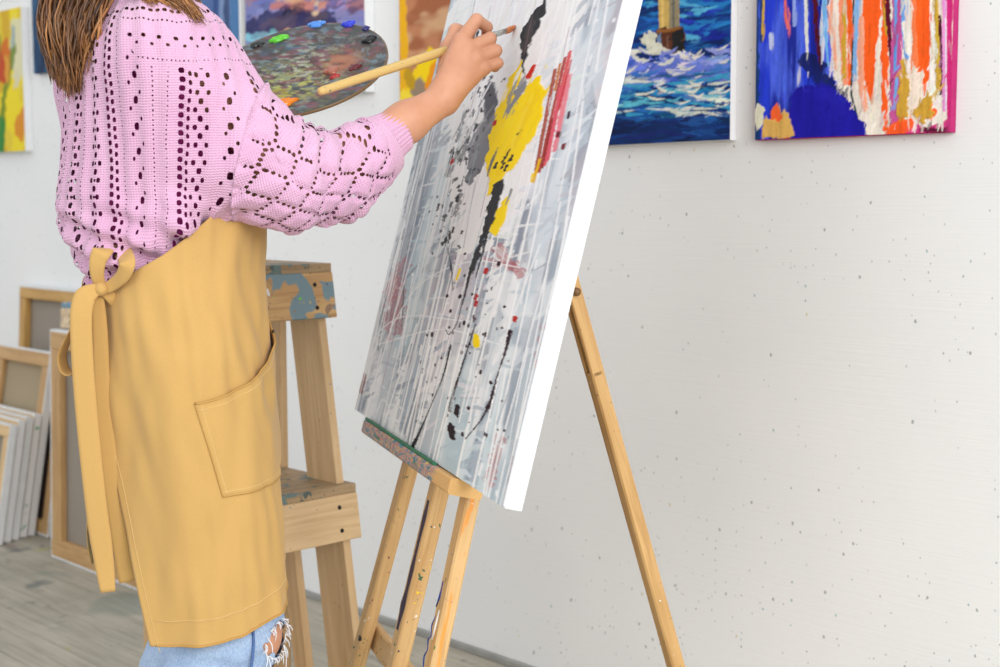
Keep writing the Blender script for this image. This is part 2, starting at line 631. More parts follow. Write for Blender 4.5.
# ------------------------------------------------------------------ hand-painted surfaces
class Art:
    """a painted sheet W x H metres: colour per grid vertex plus a little paint relief"""

    def __init__(self, W, H, res, ground, seed=0, k=1.0):
        W = W * k
        self.k = k
        self.W, self.H, self.seed = W, H, seed
        self.nx, self.ny = int(W * res) + 1, int(H * res) + 1
        self.u, self.v = np.meshgrid(np.linspace(0, W, self.nx), np.linspace(0, H, self.ny))
        self.C = np.ones((self.ny, self.nx, 3)) * lin(ground)
        self.R = np.zeros((self.ny, self.nx))
        self.res = res
        self.soft = 0.9 / res

    def nz(self, su, sv, seed=0, octv=3):
        return fbm2(self.u / self.k * su, self.v * sv, self.seed * 31 + seed, octv)

    def put(self, mask, col, sl=None, relief=0.0):
        sl = sl or (slice(None), slice(None))
        m = np.clip(mask, 0, 1)[..., None]
        c = np.asarray(col, float)
        if c.ndim == 1:
            c = lin(c)
        self.C[sl] = self.C[sl] * (1 - m) + c * m
        if relief:
            self.R[sl] = self.R[sl] * (1 - m[..., 0]) + (self.R[sl] * 0.4 + relief) * m[..., 0]

    def wash(self, col, su, sv, lo, hi, amt=1.0, seed=0, octv=3, region=None):
        n = sstep(lo, hi, self.nz(su, sv, seed, octv)) * amt
        if region is not None:
            n = n * region
        self.put(n, col)

    def box(self, lo, hi):
        i0, i1 = max(0, int(lo[0] * self.res)), min(self.nx, int(hi[0] * self.res) + 2)
        j0, j1 = max(0, int(lo[1] * self.res)), min(self.ny, int(hi[1] * self.res) + 2)
        if i1 <= i0 or j1 <= j0:
            return None
        return (slice(j0, j1), slice(i0, i1))

    def stroke(self, pts, w, col, alpha=1.0, rough=0.3, dry=0.0, seed=0, relief=0.0004, fine=1.0):
        P = np.asarray(pts, float)
        w = np.broadcast_to(np.asarray(w, float), (len(P),)) / 2 * self.k ** .8
        g = w.max() * 1.8 + 2 * self.soft
        sl = self.box(P.min(0) - g, P.max(0) + g)
        if sl is None:
            return
        u, v = self.u[sl], self.v[sl]
        best = np.full(u.shape, 1e9)
        wid = np.zeros(u.shape)
        al = np.zeros(u.shape)
        acc = 0.0
        perp = np.zeros(u.shape)
        for i in range(len(P) - 1):
            d = P[i + 1] - P[i]
            L = np.hypot(*d) + 1e-9
            t = np.clip(((u - P[i][0]) * d[0] + (v - P[i][1]) * d[1]) / L ** 2, 0, 1)
            dx, dy = u - P[i][0] - t * d[0], v - P[i][1] - t * d[1]
            ds = np.hypot(dx, dy)
            ww = w[i] + (w[i + 1] - w[i]) * t
            s = ds - ww < best - wid
            best = np.where(s, ds, best)
            wid = np.where(s, ww, wid)
            al = np.where(s, acc + t * L, al)
            perp = np.where(s, (dx * -d[1] + dy * d[0]) / L, perp)
            acc += L
        wm = max(w.max(), 1e-4)
        e = 1 + rough * 2 * (fbm2(u / wm * 0.9 * fine, v / wm * 0.9 * fine, self.seed + seed + 3, 3) - 0.5)
        m = np.clip((wid * e - best) / self.soft + 0.5, 0, 1) * alpha
        if dry > 0:
            n = fbm2(perp * 420 / self.k ** .7, al * 22, self.seed + seed + 9, 3)
            m = m * sstep(dry * 0.75 - 0.06, dry * 0.75 + 0.08, n + 0.12)
        self.put(m, col, sl, relief)

    def poly(self, pts, col, alpha=1.0, rough=0.004, seed=0, relief=0.0004, dry=0.0, ang=1.4, freq=90):
        P = np.asarray(pts, float)
        rough, freq = rough * self.k ** .8, freq / self.k ** .6
        g = rough * 2 + 3 * self.soft
        sl = self.box(P.min(0) - g, P.max(0) + g)
        if sl is None:
            return
        u, v = self.u[sl], self.v[sl]
        u = u + rough * 2 * (fbm2(u * freq, v * freq, self.seed + seed, 3) - 0.5)
        v = v + rough * 2 * (fbm2(u * freq + 40, v * freq, self.seed + seed + 1, 3) - 0.5)
        ins = np.zeros(u.shape, bool)
        best = np.full(u.shape, 1e9)
        for i in range(len(P)):
            a, b = P[i], P[(i + 1) % len(P)]
            d = b - a
            t = np.clip(((u - a[0]) * d[0] + (v - a[1]) * d[1]) / (np.dot(d, d) + 1e-12), 0, 1)
            best = np.minimum(best, np.hypot(u - a[0] - t * d[0], v - a[1] - t * d[1]))
            c = (a[1] > v) != (b[1] > v)
            ins ^= c & (u < (b[0] - a[0]) * (v - a[1]) / (b[1] - a[1] + 1e-12) + a[0])
        m = np.clip(np.where(ins, best, -best) / self.soft + 0.5, 0, 1) * alpha
        if dry > 0:
            ca, sa = math.cos(ang), math.sin(ang)
            n = fbm2((u * sa - v * ca) * 260 / self.k ** .7, (u * ca + v * sa) * 16, self.seed + seed + 9, 3)
            m = m * sstep(dry * 0.75 - 0.06, dry * 0.75 + 0.08, n + 0.12)
        self.put(m, col, sl, relief)

    def smear(self, n, L, w, ang, seed=0, jit=.35, dry=.45, region=None):
        """short strokes that drag the colour already there, so that neighbouring colours mix"""
        rs = np.random.default_rng(seed + 77)
        for i in range(n):
            x, y = rs.random(), rs.random()
            if region is not None:
                x, y = region[0] + x * (region[1] - region[0]), region[2] + y * (region[3] - region[2])
            ix, iy = min(self.nx - 1, int(x * self.nx)), min(self.ny - 1, int(y * self.ny))
            c = self.C[iy, ix] * (1 + jit * (rs.random(3) * .5 + rs.random() - .75))
            a = ang + rs.normal() * .12
            l = L * (.4 + rs.random())
            p = np.array([x * self.W, y * self.H]) + rs.normal(size=2) * w * .6
            d = np.array([math.cos(a), math.sin(a)]) * l
            q = crv([p - d, p + np.array([-d[1], d[0]]) * rs.normal() * .1, p + d], 5)
            c = np.clip(c, 0, 1)
            srgb = np.where(c <= .0031308, c * 12.92, 1.055 * c ** (1 / 2.4) - .055) * 255
            self.stroke(q, np.array([.4, 1, 1, .9, .3]) * w * (.5 + rs.random()), srgb, .85, .6, dry, seed=seed + i, relief=.0003)

    def grain(self, su, sv, amt, seed=0):
        self.C *= (1 + amt * (self.nz(su, sv, seed, 3) - .5) * 2)[..., None]
        self.C = np.clip(self.C, 0, 1)

    def spots(self, pts, r, col, seed=0, relief=0.0005, stretch=1.0):
        rs = np.random.default_rng(seed)
        for p in pts:
            rr = r * (0.4 + 1.2 * rs.random() ** 2)
            a = rs.random() * 3.1
            self.stroke([np.array(p) - [0, rr * stretch], np.array(p) + [0.2 * rr * math.cos(a), rr * stretch]], rr * 1.3, col, 1, 0.35, seed=int(seed * 7 + a * 99), relief=relief)


def canvas_thing(name, label, cat, origin, ex, ez, W, H, T, art=None, back=False, wrap=None, bar=0.04, barmat=None,
                 linen=None, group=None, cross=False):
    """stretched canvas, origin = lower left corner of the side seen; -y local is the side seen.
    back=True: the seen side is the raw back with its stretcher bars"""
    wrap = wrap or M['canvas_white']
    barmat = barmat or M['pine']
    linen = linen or M['linen']
    o = thing(name, label, cat, origin, ex, ez, group=group)
    fy, by = (T, 0.0) if back else (0.0, T)          # y of painted side, y of back side
    sg = 1 if by > fy else -1
    # canvas wrap: open box, sides + painted side, rounded corners by a small chamfer
    c = min(0.003, T * 0.2)
    V, F = [], []
    rings = [(c, fy), (0, fy + sg * c), (0, by), (0.006, by)]
    for (ins, y) in rings:
        V += [(ins, y, ins), (W - ins, y, ins), (W - ins, y, H - ins), (ins, y, H - ins)]
    for r in range(3):
        for i in range(4):
            j = (i + 1) % 4
            q = (r * 4 + i, r * 4 + j, r * 4 + 4 + j, r * 4 + 4 + i)
            F.append(q if sg < 0 else q[::-1])
    F.append((0, 1, 2, 3) if sg > 0 else (3, 2, 1, 0))
    mk('canvas_wrap', V, F, wrap, o, local=True)
    # back: linen sheet and four bars
    yl = fy + sg * 0.004
    V = [(0.004, yl, 0.004), (W - 0.004, yl, 0.004), (W - 0.004, yl, H - 0.004), (0.004, yl, H - 0.004)]
    V += [(x, y + sg * 0.0012, z) for x, y, z in V]
    mk('linen_back', V, [(0, 1, 2, 3), (7, 6, 5, 4), (0, 4, 5, 1), (1, 5, 6, 2), (2, 6, 7, 3), (3, 7, 4, 0)], linen, o, local=True)
    ym = (yl + by) / 2 + sg * 0.0008
    th = abs(by - yl) - 0.0015
    i0 = 0.003
    bars = [((i0, ym, bar / 2 + i0), (W - i0, ym, bar / 2 + i0)), ((i0, ym, H - bar / 2 - i0), (W - i0, ym, H - bar / 2 - i0)),
            ((bar / 2 + i0, ym, bar + i0), (bar / 2 + i0, ym, H - bar - i0)), ((W - bar / 2 - i0, ym, bar + i0), (W - bar / 2 - i0, ym, H - bar - i0))]
    if cross:
        bars.append(((W / 2, ym, bar + i0), (W / 2, ym, H - bar - i0)))
    for q, (a, b) in enumerate(bars):
        V, F2, uv = beam_geo(A3(*a), A3(*b), bar, th, up=A3(0, 1, 0), ch=0.003)
        mk('stretcher_bar', V, F2, barmat, o, uv=[(x + q * 2.3, y + q) for x, y in uv], local=True)
    if art is not None:
        e = 0.0012
        y = (fy - sg * 0.0006) - sg * art.R
        V = np.stack([art.u * (W - 2 * e) / art.W + e, y, art.v * (H - 2 * e) / art.H + e], -1).reshape(-1, 3)
        ny, nx = art.ny, art.nx
        idx = np.arange(ny * nx).reshape(ny, nx)
        q = np.stack([idx[:-1, :-1], idx[:-1, 1:], idx[1:, 1:], idx[1:, :-1]], -1).reshape(-1, 4)
        if sg < 0:
            q = q[:, ::-1]
        mk('painted_surface', V, q, M['paint'], o, col=art.C.reshape(-1, 3), local=True)
    return o


# ------------------------------------------------------------------ the canvas on the easel
LEAN = math.radians(14.0)
P0 = PX(503, 508, 1.75)                       # lower right corner
U_ = norm(PZ(355, 410, P0[2]) - P0)           # to the left (and away) along the bottom edge
CW = float(np.linalg.norm(PZ(355, 410, P0[2]) - P0))
BK = norm(A3(-U_[1], U_[0], 0))
if BK[0] < 0:
    BK = -BK                                  # horizontal, away from the painter
V_ = norm(UP * math.cos(LEAN) + BK * math.sin(LEAN))
CN = np.cross(V_, -U_)                        # into the canvas
CH = 1.06
CT = 0.026
CORG = P0 + U_ * CW


def cuv_(px, py):
    p = hit(px, py, P0, CN) - CORG
    return (float(np.dot(p, -U_)), float(np.dot(p, V_)))


def paint_main():
    K = .27                                  # strokes are laid out as the eye sees the foreshortened sheet
    a = Art(globals()['CW'], CH, 900, (214, 220, 226), seed=3, k=K)
    cuv = lambda x, y: (lambda q: (q[0] * K, q[1]))(cuv_(x, y))
    c = lambda *pp: [cuv(x, y) for x, y in pp]
    CW = globals()['CW'] * K
    # pale blue-grey scrubbed ground with vertical runs
    a.wash((164, 178, 194), 7, 2.2, 0.40, 0.66, 0.85, 1)
    a.wash((132, 144, 160), 16, 2.6, 0.5, 0.68, 0.75, 2)
    a.wash((242, 245, 247), 22, 3.5, 0.52, 0.66, 0.9, 3)
    a.wash((120, 130, 148), 30, 6, 0.58, 0.70, 0.6, 31)
    a.wash((244, 246, 248), 9, 14, 0.58, 0.68, 0.7, 32)
    a.wash((190, 214, 222), 9, 3, 0.55, 0.72, 0.55, 4)
    a.wash((206, 190, 198), 9, 4, 0.58, 0.75, 0.45, 5)
    a.wash((158, 160, 172), 5, 3, 0.5, 0.7, 0.5, 6, region=sstep(0.45 * K, 0.05 * K, a.u) * sstep(0.5, 0.1, a.v))
    # broad white field in the upper middle
    a.poly(c((440, 30), (470, -30), (590, -30), (580, 60), (560, 140), (515, 215), (480, 260), (450, 250), (450, 150)), (243, 243, 243), 0.96, 0.03, 11, 0, freq=20)
    a.poly(c((545, 60), (618, 0), (590, 120), (560, 240), (530, 260), (535, 180)), (205, 218, 228), 0.55, 0.03, 12, 0, dry=0.5, freq=20)
    a.smear(420, .018, .016, 1.0, 3, .10, .5)
    a.smear(220, .016, .014, .2, 4, .12, .5)
    # rusty pink clouds
    for pts, w in (([(398, 285), (392, 330)], .10), ([(405, 262), (388, 300)], .07), ([(500, 250), (520, 275)], .05), ([(545, 330), (540, 370)], .03), ([(500, 440), (488, 490)], .03), ([(486, 262), (515, 268)], .03)):
        a.stroke(c(*pts), w, (178, 84, 92), 0.62, 1.1, 0.74, seed=int(w * 991), relief=0, fine=1.5)
    a.stroke(c((365, 376), (361, 392)), .022, (130, 50, 44), 0.9, 0.9, 0.4, seed=8)
    # dark wisps on the left
    a.stroke(c((384, 318), (378, 350)), [.004, .012], (74, 84, 92), 0.7, 0.8, 0.55, seed=21)
    a.stroke(c((404, 286), (402, 330)), [.008, .004], (60, 70, 76), 0.8, 0.9, 0.5, seed=22)
    # white drips
    rs = np.random.default_rng(5)
    for i in range(72):
        u0 = rs.random() * CW
        v1 = 0.12 + rs.random() * 0.75
        v0 = max(0.0, v1 - 0.15 - rs.random() * 0.5)
        du = rs.normal() * 0.03 * K
        n = 6
        pts = [(u0 + du * t + rs.normal() * 0.0005, v1 + (v0 - v1) * t) for t in np.linspace(0, 1, n)]
        a.stroke(pts, 0.0030 + rs.random() * 0.0038, (250, 251, 252), 0.95, 0.4, 0, seed=i, relief=0.0006)
    for q in (((390, 330), (420, 285), (470, 262), (520, 268)), ((378, 345), (440, 330), (500, 345)), ((372, 430), (383, 400), (395, 425), (400, 440)),
              ((362, 350), (400, 318), (470, 322))):
        a.stroke(crv(c(*q), 14), .0055, (244, 246, 248), 0.8, 0.3, 0, seed=41)
    for i in range(60):
        p = (rs.random() * CW, rs.random() * 0.8)
        a.stroke([p, (p[0] + rs.normal() * .0008, p[1] - rs.random() * .02)], .004 + rs.random() * .007, (244, 246, 248), .9, .4, seed=i + 70)
    # greys behind the yellow
    G1, G2, BKc = (132, 134, 140), (96, 98, 104), (46, 46, 50)
    a.poly(c((490, 80), (497, 82), (497, 110), (493, 128), (490, 150), (480, 172), (470, 185), (466, 178), (476, 158), (478, 136), (485, 120), (484, 95)), G1, 1, .012, 31, freq=40)
    a.stroke(c((489, 88), (492, 105), (489, 118)), [.03, .05, .02], G2, 1, .5, seed=32)
    a.stroke(c((482, 125), (476, 150), (470, 168)), [.03, .05, .02], (140, 142, 148), 0.95, .7, .25, seed=33)
    for q, w in (([(455, 150), (448, 175)], .03), ([(466, 110), (458, 140)], .02), ([(462, 195), (455, 215)], .02), ([(470, 130), (462, 160)], .025)):
        a.stroke(c(*q), w, (120, 122, 128), .8, .9, .6, seed=int(w * 500), fine=1.6)
    for i in range(120):
        t = rs.random()
        x = 486 - 40 * t + rs.normal() * 9
        y = 55 + 190 * t + rs.normal() * 14
        p = cuv(x, y)
        a.stroke([p, (p[0] + rs.normal() * .001, p[1] - rs.random() ** 2 * .010)], .004 + .013 * rs.random() ** 2, BKc if rs.random() < .6 else G2, 1, .9, seed=i + 200, fine=.8)
    # yellow masses
    Y, Y2 = (255, 222, 0), (246, 206, 0)
    a.poly(c((523, 58), (522, 70), (516, 90), (508, 112), (500, 136), (492, 148), (489, 138), (496, 115), (503, 95), (511, 78), (519, 65)), Y, 1, .012, 41, .0012, freq=45)
    a.stroke(c((521, 68), (514, 92), (503, 122)), [.02, .045, .03], Y, 1, .7, seed=410)
    a.poly(c((541, 74), (545, 88), (543, 115), (537, 136), (524, 152), (512, 170), (503, 176), (497, 190), (487, 198), (490, 182), (486, 160), (491, 140), (503, 128), (512, 108), (526, 90), (534, 80)), Y, 1, .012, 42, .0014, freq=45)
    a.poly(c((508, 196), (510, 205), (503, 225), (496, 237), (491, 232), (497, 212)), Y, 1, .008, 43, .001, freq=60)
    a.stroke(c((538, 92), (520, 135), (500, 172)), .03, Y2, .5, .8, .6, seed=44)
    a.stroke(c((530, 100), (512, 150)), .014, (255, 228, 60), .6, .8, .6, seed=45)
    a.spots(c((458, 275), (547, 66), (537, 170), (533, 178)), .006, Y, 46)
    a.stroke(c((477, 338), (477, 345)), .026, Y, 1, .5, seed=47)
    # grey slip inside the yellow
    a.poly(c((528, 76), (527, 84), (520, 102), (513, 116), (507, 119), (506, 112), (514, 96), (522, 82)), (140, 141, 146), 1, .014, 51, .0008, freq=50)
    a.stroke(c((499, 148), (494, 160), (488, 176)), [.004, .012, .006], (110, 112, 112), 1, .7, .3, seed=52)
    for q in ((506, 158), (511, 150), (508, 166), (522, 130), (498, 163), (505, 164), (514, 156)):
        a.stroke(c(q, (q[0] - 1, q[1] + 2), (q[0] - 2.5, q[1] + 4.5)), [.010, .006, .012], (44, 44, 40), 1, 1.2, seed=q[0], fine=.7)
    a.smear(150, .02, .010, 1.35, 7, .12, .4, (.30, .75, .45, .8))
    # the big charcoal strokes
    a.poly(c((545, 1), (544, 10), (539, 30), (531, 46), (526, 58), (523, 72), (522, 78), (523, 60), (520, 48), (523, 28), (530, 14), (541, 5)), BKc, 1, .018, 61, .0016, freq=40)
    a.stroke(c((546, -12), (545, 4), (540, 14)), [.006, .012, .05], BKc, 1, .3, seed=62)
    a.stroke(c((533, 24), (526, 48)), .03, (84, 76, 74), .5, .8, .5, seed=63)
    a.poly(c((505, 178), (507, 188), (500, 205), (494, 220), (488, 236), (481, 252), (476, 266), (472, 276), (470, 272), (477, 250), (484, 232), (488, 212), (493, 190), (498, 181)), BKc, 1, .018, 64, .0016, freq=40)
    a.stroke(c((478, 250), (470, 275), (463, 305)), [.02, .012, .003], BKc, 1, .5, seed=65)
    a.stroke(c((489, 228), (483, 255), (476, 278)), [.014, .009, .003], BKc, 1, .5, seed=66)
    a.stroke(c((512, 190), (507, 205)), [.01, .004], (150, 152, 150), 1, .5, seed=67)
    a.stroke(crv(c((448, 248), (452, 270), (453, 290)), 8), [.003] * 3 + [.012, .006, .003, .003, .002], (52, 60, 66), 1, .6, seed=68)
    a.stroke(crv(c((463, 300), (458, 322), (450, 335), (446, 330)), 12), .004, (66, 70, 76), 1, .5, seed=69)
    # scarlet / pink rake marks
    for (x0, y0, x1, y1, w, col) in ((571, 52, 545, 165, .012, (222, 80, 84)), (566, 58, 540, 172, .010, (176, 52, 40)), (556, 70, 537, 170, .012, (170, 70, 44)),
                                     (570, 76, 556, 150, .016, (236, 130, 144)), (562, 88, 548, 160, .014, (224, 92, 110)), (572, 60, 560, 110, .006, (206, 44, 56)),
                                     (561, 64, 556, 90, .008, (206, 116, 30)), (541, 160, 534, 182, .010, (236, 186, 20)), (553, 120, 543, 168, .008, (150, 40, 34))):
        a.stroke(c((x0, y0), ((x0 + x1) / 2, (y0 + y1) / 2), (x1, y1)), w, col, .95, .5, .42, seed=int(x0 * 3 + y1), relief=.0007, fine=1.4)
    a.stroke(c((535, 66), (530, 76)), [.016, .024], (206, 40, 24), 1, .4, seed=81, relief=.0012)
    for q in ((496, 122), (453, 160), (487, 270), (477, 296), (477, 303), (516, 318), (565, 145), (560, 133)):
        a.stroke(c(q, (q[0] - 1, q[1] + 3)), .015, (186, 32, 30) if q[0] < 550 else (120, 20, 40), 1, .5, seed=q[0])
    for q in ((570, 112),):
        a.stroke(c(q, (q[0] - 1, q[1] + 6)), .008, (64, 36, 60), 1, .4, seed=9)
    # plum drips at the bottom
    PL = (44, 14, 32)
    a.stroke(crv(c((476, 325), (468, 350), (460, 375), (452, 400), (450, 412)), 18), np.linspace(.004, .010, 18), PL, 1, .9, seed=91, fine=2)
    a.stroke(crv(c((451, 346), (444, 375), (432, 405), (419, 435), (413, 447)), 18), np.concatenate([np.linspace(.009, .004, 9), np.linspace(.004, .016, 9)]), (26, 20, 28), 1, .7, seed=92, fine=2)
    a.stroke(crv(c((511, 332), (505, 355), (497, 380), (491, 402), (482, 420), (466, 440)), 22), np.concatenate([np.linspace(.012, .004, 8), np.linspace(.005, .015, 7), np.linspace(.007, .003, 7)]), PL, 1, 1.1, seed=93, fine=2.4)
    a.stroke(c((452, 428), (453, 438)), [.026, .018], (34, 16, 28), 1, .9, seed=94)
    a.stroke(c((458, 408), (457, 415)), .020, (34, 16, 28), 1, .8, seed=95)
    for i in range(70):
        x = 415 + rs.random() * 95
        y = 325 + rs.random() * 115
        if rs.random() < .4:
            x, y = 475 + rs.normal() * 18, 250 + rs.random() * 90
        p = cuv(x, y)
        a.stroke([p, (p[0], p[1] - .004 * rs.random())], .004 + .009 * rs.random() ** 2, PL, 1, .4, seed=i + 500)
    # fine scratches in the light zones
    for i in range(60):
        u0, v0 = rs.random() * CW, rs.random() * CH
        L = .03 + rs.random() * .12
        a.stroke([(u0, v0), (u0 + rs.normal() * .003, v0 - L)], .002 + rs.random() * .004, [(120, 132, 150), (232, 238, 242), (160, 120, 130), (170, 196, 206)][i % 4], .5, .6, .4, seed=i + 900, relief=.0002)
    return a


canvas_thing('abstract_canvas', 'large abstract canvas with yellow, charcoal and red paint standing on the easel', 'painting',
             CORG, -U_, V_, CW, CH, CT, paint_main(), bar=0.045, cross=True)


# ------------------------------------------------------------------ paintings on the wall
def wall_painting(name, label, x0, x1, ybot, ytop, T, art_fn, res, wrap=None, group=None, tilt=0.0):
    """edges of the painted face as measured on the photograph, converted to metres along the wall"""
    s0, zb = wall_sz(x0, ybot, T)
    s1, _ = wall_sz(x1, ybot, T)
    H = ytop
    W = s1 - s0
    art = Art(W, H, res, (128, 128, 128), seed=len(name) + int(abs(x0)))

    def uv(px, py):
        s, z = wall_sz(px, py, T)
        return (s - s0, z - zb)
    art_fn(art, lambda *pp: [uv(x, y) for x, y in pp])
    ez = norm(UP + ES * tilt)
    ex = norm(ES - UP * tilt)
    return canvas_thing(name, label, 'painting', WP(s0, T + 0.001, zb), ex, ez, W, H, T, art, wrap=wrap, group=group)


def art_orange_blue(a, c):
    rs = np.random.default_rng(11)
    a.C[:] = lin((236, 226, 216))
    B1, B2, B3 = (38, 62, 214), (26, 30, 170), (16, 40, 92)
    # blue half
    a.poly(c((740, -200), (826, -200), (826, 0), (832, 70), (846, 110), (860, 150), (740, 160)), B1, 1, .01, 1)
    a.wash((84, 110, 236), 40, 6, .5, .66, .8, 2, region=(a.u < a.W * .42))
    a.wash((22, 34, 150), 46, 5, .52, .66, .9, 3, region=(a.u < a.W * .45))
    a.wash((236, 236, 240), 60, 5, .68, .74, .8, 5, region=(a.u < a.W * .4))
    a.stroke(c((757, -60), (756, 60), (757, 140)), .014, (22, 62, 110), .9, .6, .3, seed=6)
    a.stroke(c((765, -60), (763, 12), (762, 40)), .010, (20, 60, 110), .9, .6, .2, seed=7)
    a.stroke(c((765, -40), (764, 10), (763, 34)), [.003, .006, .005], (206, 166, 62), 1, .6, seed=8)
    a.stroke(c((787, -60), (786, 8), (788, 28)), .005, (232, 110, 96), 1, .6, seed=9)
    a.stroke(c((807, -60), (807, 30), (809, 78)), [.010, .008, .003], (232, 232, 228), 1, .5, .2, seed=10)
    a.stroke(c((795, -60), (795, 25)), .008, (150, 170, 236), .9, .5, .3, seed=12)
    a.stroke(c((771, 35), (772, 48)), .008, (190, 200, 240), 1, .5, .2, seed=13)
    a.stroke(c((814, -60), (817, 30), (822, 72)), [.010, .011, .005], (84, 14, 34), 1, .7, seed=14)
    a.stroke(c((824, -60), (826, 30), (829, 66)), [.012, .008, .004], (112, 178, 236), 1, .4, seed=15)
    a.stroke(c((828, -60), (829, 10), (832, 50)), .003, (16, 40, 60), 1, .3, seed=16)
    a.stroke(c((806, 62), (822, 74), (840, 100)), .03, (16, 26, 84), .9, .8, .3, seed=17)
    # orange half
    OR, PE, WH = (252, 96, 32), (250, 170, 140), (240, 230, 216)
    a.poly(c((829, -200), (838, -200), (850, 70), (846, 88), (834, 62), (829, 20)), PE, 1, .008, 21)
    a.wash((240, 232, 222), 60, 4, .5, .64, .9, 22, region=(a.u > a.W * .38))
    a.stroke(c((850, -60), (851, 20), (851, 84)), .010, OR, 1, .6, .25, seed=23)
    a.stroke(c((842, -60), (843, 30), (846, 84)), .012, (250, 150, 116), 1, .6, .2, seed=24)
    a.stroke(c((844, -60), (845, 40), (845, 78)), [.004, .010, .008], (204, 160, 50), 1, .7, seed=25)
    a.stroke(c((856, -60), (854, 40), (852, 96), (858, 118)), .004, (20, 66, 70), 1, .4, seed=26)
    a.stroke(c((859, -10), (856, 60), (855, 80)), .009, (130, 180, 236), 1, .5, .2, seed=27)
    a.stroke(c((872, -200), (872, 20), (870, 70), (872, 100)), [.034, .034, .026, .010], OR, 1, .5, seed=28)
    a.stroke(c((862, 20), (862, 80), (866, 110)), .012, PE, 1, .6, .2, seed=29)
    a.stroke(c((884, 20), (880, 70), (877, 110)), .012, WH, 1, .6, seed=30)
    a.stroke(c((888, -60), (886, 60), (886, 130)), [.012, .016, .012], OR, 1, .6, .3, seed=31)
    a.stroke(c((885, 0), (886, 20), (888, 35)), .005, (204, 160, 50), 1, .7, seed=32)
    a.stroke(c((886, -60), (890, 20), (892, 70), (891, 130)), [.014, .010, .004, .003], (96, 14, 44), 1, .7, seed=33)
    a.stroke(c((898, -200), (899, 20), (896, 120)), .022, (196, 84, 150), 1, .4, .15, seed=34)
    a.stroke(c((897, -60), (897, 40), (896, 70)), .006, (104, 160, 232), 1, .4, seed=35)
    a.stroke(c((903, -60), (905, 30), (908, 60)), .009, (110, 166, 236), 1, .4, seed=36)
    a.stroke(c((898, 80), (895, 110)), .006, (120, 176, 240), 1, .4, seed=37)
    a.stroke(c((906, 25), (909, 52)), .011, (242, 236, 228), 1, .5, seed=38)
    a.stroke(c((924, -200), (925, 30), (923, 78)), [.036, .036, .026], OR, 1, .4, seed=39)
    a.stroke(c((914, -30), (916, 40), (917, 78)), .010, (250, 130, 80), 1, .5, .2, seed=40)
    a.stroke(c((933, -60), (933, 50), (933, 100)), .007, (244, 238, 232), 1, .5, seed=41)
    a.stroke(c((937, -60), (939, 40), (940, 95)), [.006, .010, .008], (204, 164, 56), 1, .8, seed=42, relief=.001)
    a.stroke(c((942, 18), (943, 60), (942, 95)), .006, (74, 14, 40), 1, .8, seed=43)
    a.stroke(c((945, -60), (946, 40), (946, 110)), .009, (232, 150, 210), 1, .5, .2, seed=44)
    a.stroke(c((948, 0), (948, 60), (948, 110)), .005, (230, 226, 240), 1, .5, seed=45)
    a.stroke(c((951, -200), (951, 140)), .010, (206, 40, 120), 1, .2, seed=46)
    # the lower pools
    a.poly(c((793, 90), (812, 84), (830, 86), (848, 100), (858, 118), (868, 128), (872, 140), (795, 142), (790, 118)), (30, 24, 160), 1, .008, 51)
    a.wash((54, 60, 214), 20, 20, .52, .68, .6, 52, region=((a.u > .06) & (a.u < .2) & (a.v < .09)))
    a.poly(c((866, 108), (882, 110), (880, 138), (866, 138), (870, 120)), WH, 1, .008, 53, dry=.3)
    a.poly(c((905, 70), (922, 76), (926, 110), (912, 118), (905, 100)), (238, 220, 206), 1, .012, 54)
    a.poly(c((903, 74), (910, 82), (908, 118), (898, 118), (898, 100)), (206, 160, 52), 1, .01, 55, .0012)
    a.poly(c((930, 92), (934, 104), (932, 118), (918, 122), (914, 112), (924, 108)), (206, 160, 52), 1, .01, 56, .0012)
    a.stroke(c((905, 62), (906, 74)), .012, (206, 160, 52), 1, .9, .3, seed=57)
    a.poly(c((900, 124), (918, 126), (938, 128), (958, 118), (958, 150), (898, 150)), (204, 58, 130), 1, .01, 58)
    a.stroke(c((922, 131), (945, 132)), .008, (92, 16, 50), 1, .8, .3, seed=59)
    a.poly(c((888, 128), (902, 120), (916, 124), (905, 138), (888, 140)), (250, 92, 40), 1, .01, 60, dry=.35)
    a.poly(c((935, 104), (939, 112), (932, 122), (926, 118)), (252, 100, 40), 1, .01, 61)
    a.poly(c((757, 105), (764, 108), (763, 124), (756, 132), (754, 118)), (226, 222, 200), 1, .006, 62, dry=.3)
    a.poly(c((776, 104), (781, 112), (784, 124), (770, 124), (772, 112)), (250, 104, 50), 1, .006, 63)
    a.poly(c((766, 118), (772, 122), (778, 120), (784, 112), (788, 114), (790, 124), (795, 134), (790, 138), (764, 138), (762, 130)), (224, 178, 96), 1, .006, 64, .0012)
    a.stroke(c((785, 138), (794, 134)), .006, (240, 90, 40), 1, .5, seed=65)
    a.smear(620, .018, .0040, math.pi / 2, 5, .30, .5)
    a.poly(c((793, 92), (812, 86), (830, 88), (846, 102), (856, 120), (866, 130), (868, 140), (795, 142), (790, 118)), (32, 26, 164), .8, .010, 71, dry=.25)
    a.poly(c((903, 74), (910, 82), (908, 118), (898, 118), (898, 100)), (206, 160, 60), 1, .012, 72, .0012, dry=.25)
    a.poly(c((930, 92), (934, 104), (932, 118), (918, 122), (914, 112), (924, 108)), (206, 160, 60), 1, .012, 73, .0012, dry=.25)
    a.poly(c((766, 118), (772, 122), (778, 120), (784, 112), (788, 114), (790, 124), (795, 134), (790, 138), (764, 138), (762, 130)), (224, 178, 96), 1, .008, 74, .0012, dry=.15)
    a.poly(c((776, 104), (781, 112), (783, 121), (771, 122), (772, 112)), (250, 104, 50), 1, .006, 75)
    a.smear(160, .008, .004, 1.0, 6, .35, .4, (.3, 1, 0, .2))
    a.grain(150, 12, .22, 3)
    a.grain(300, 300, .10, 4)


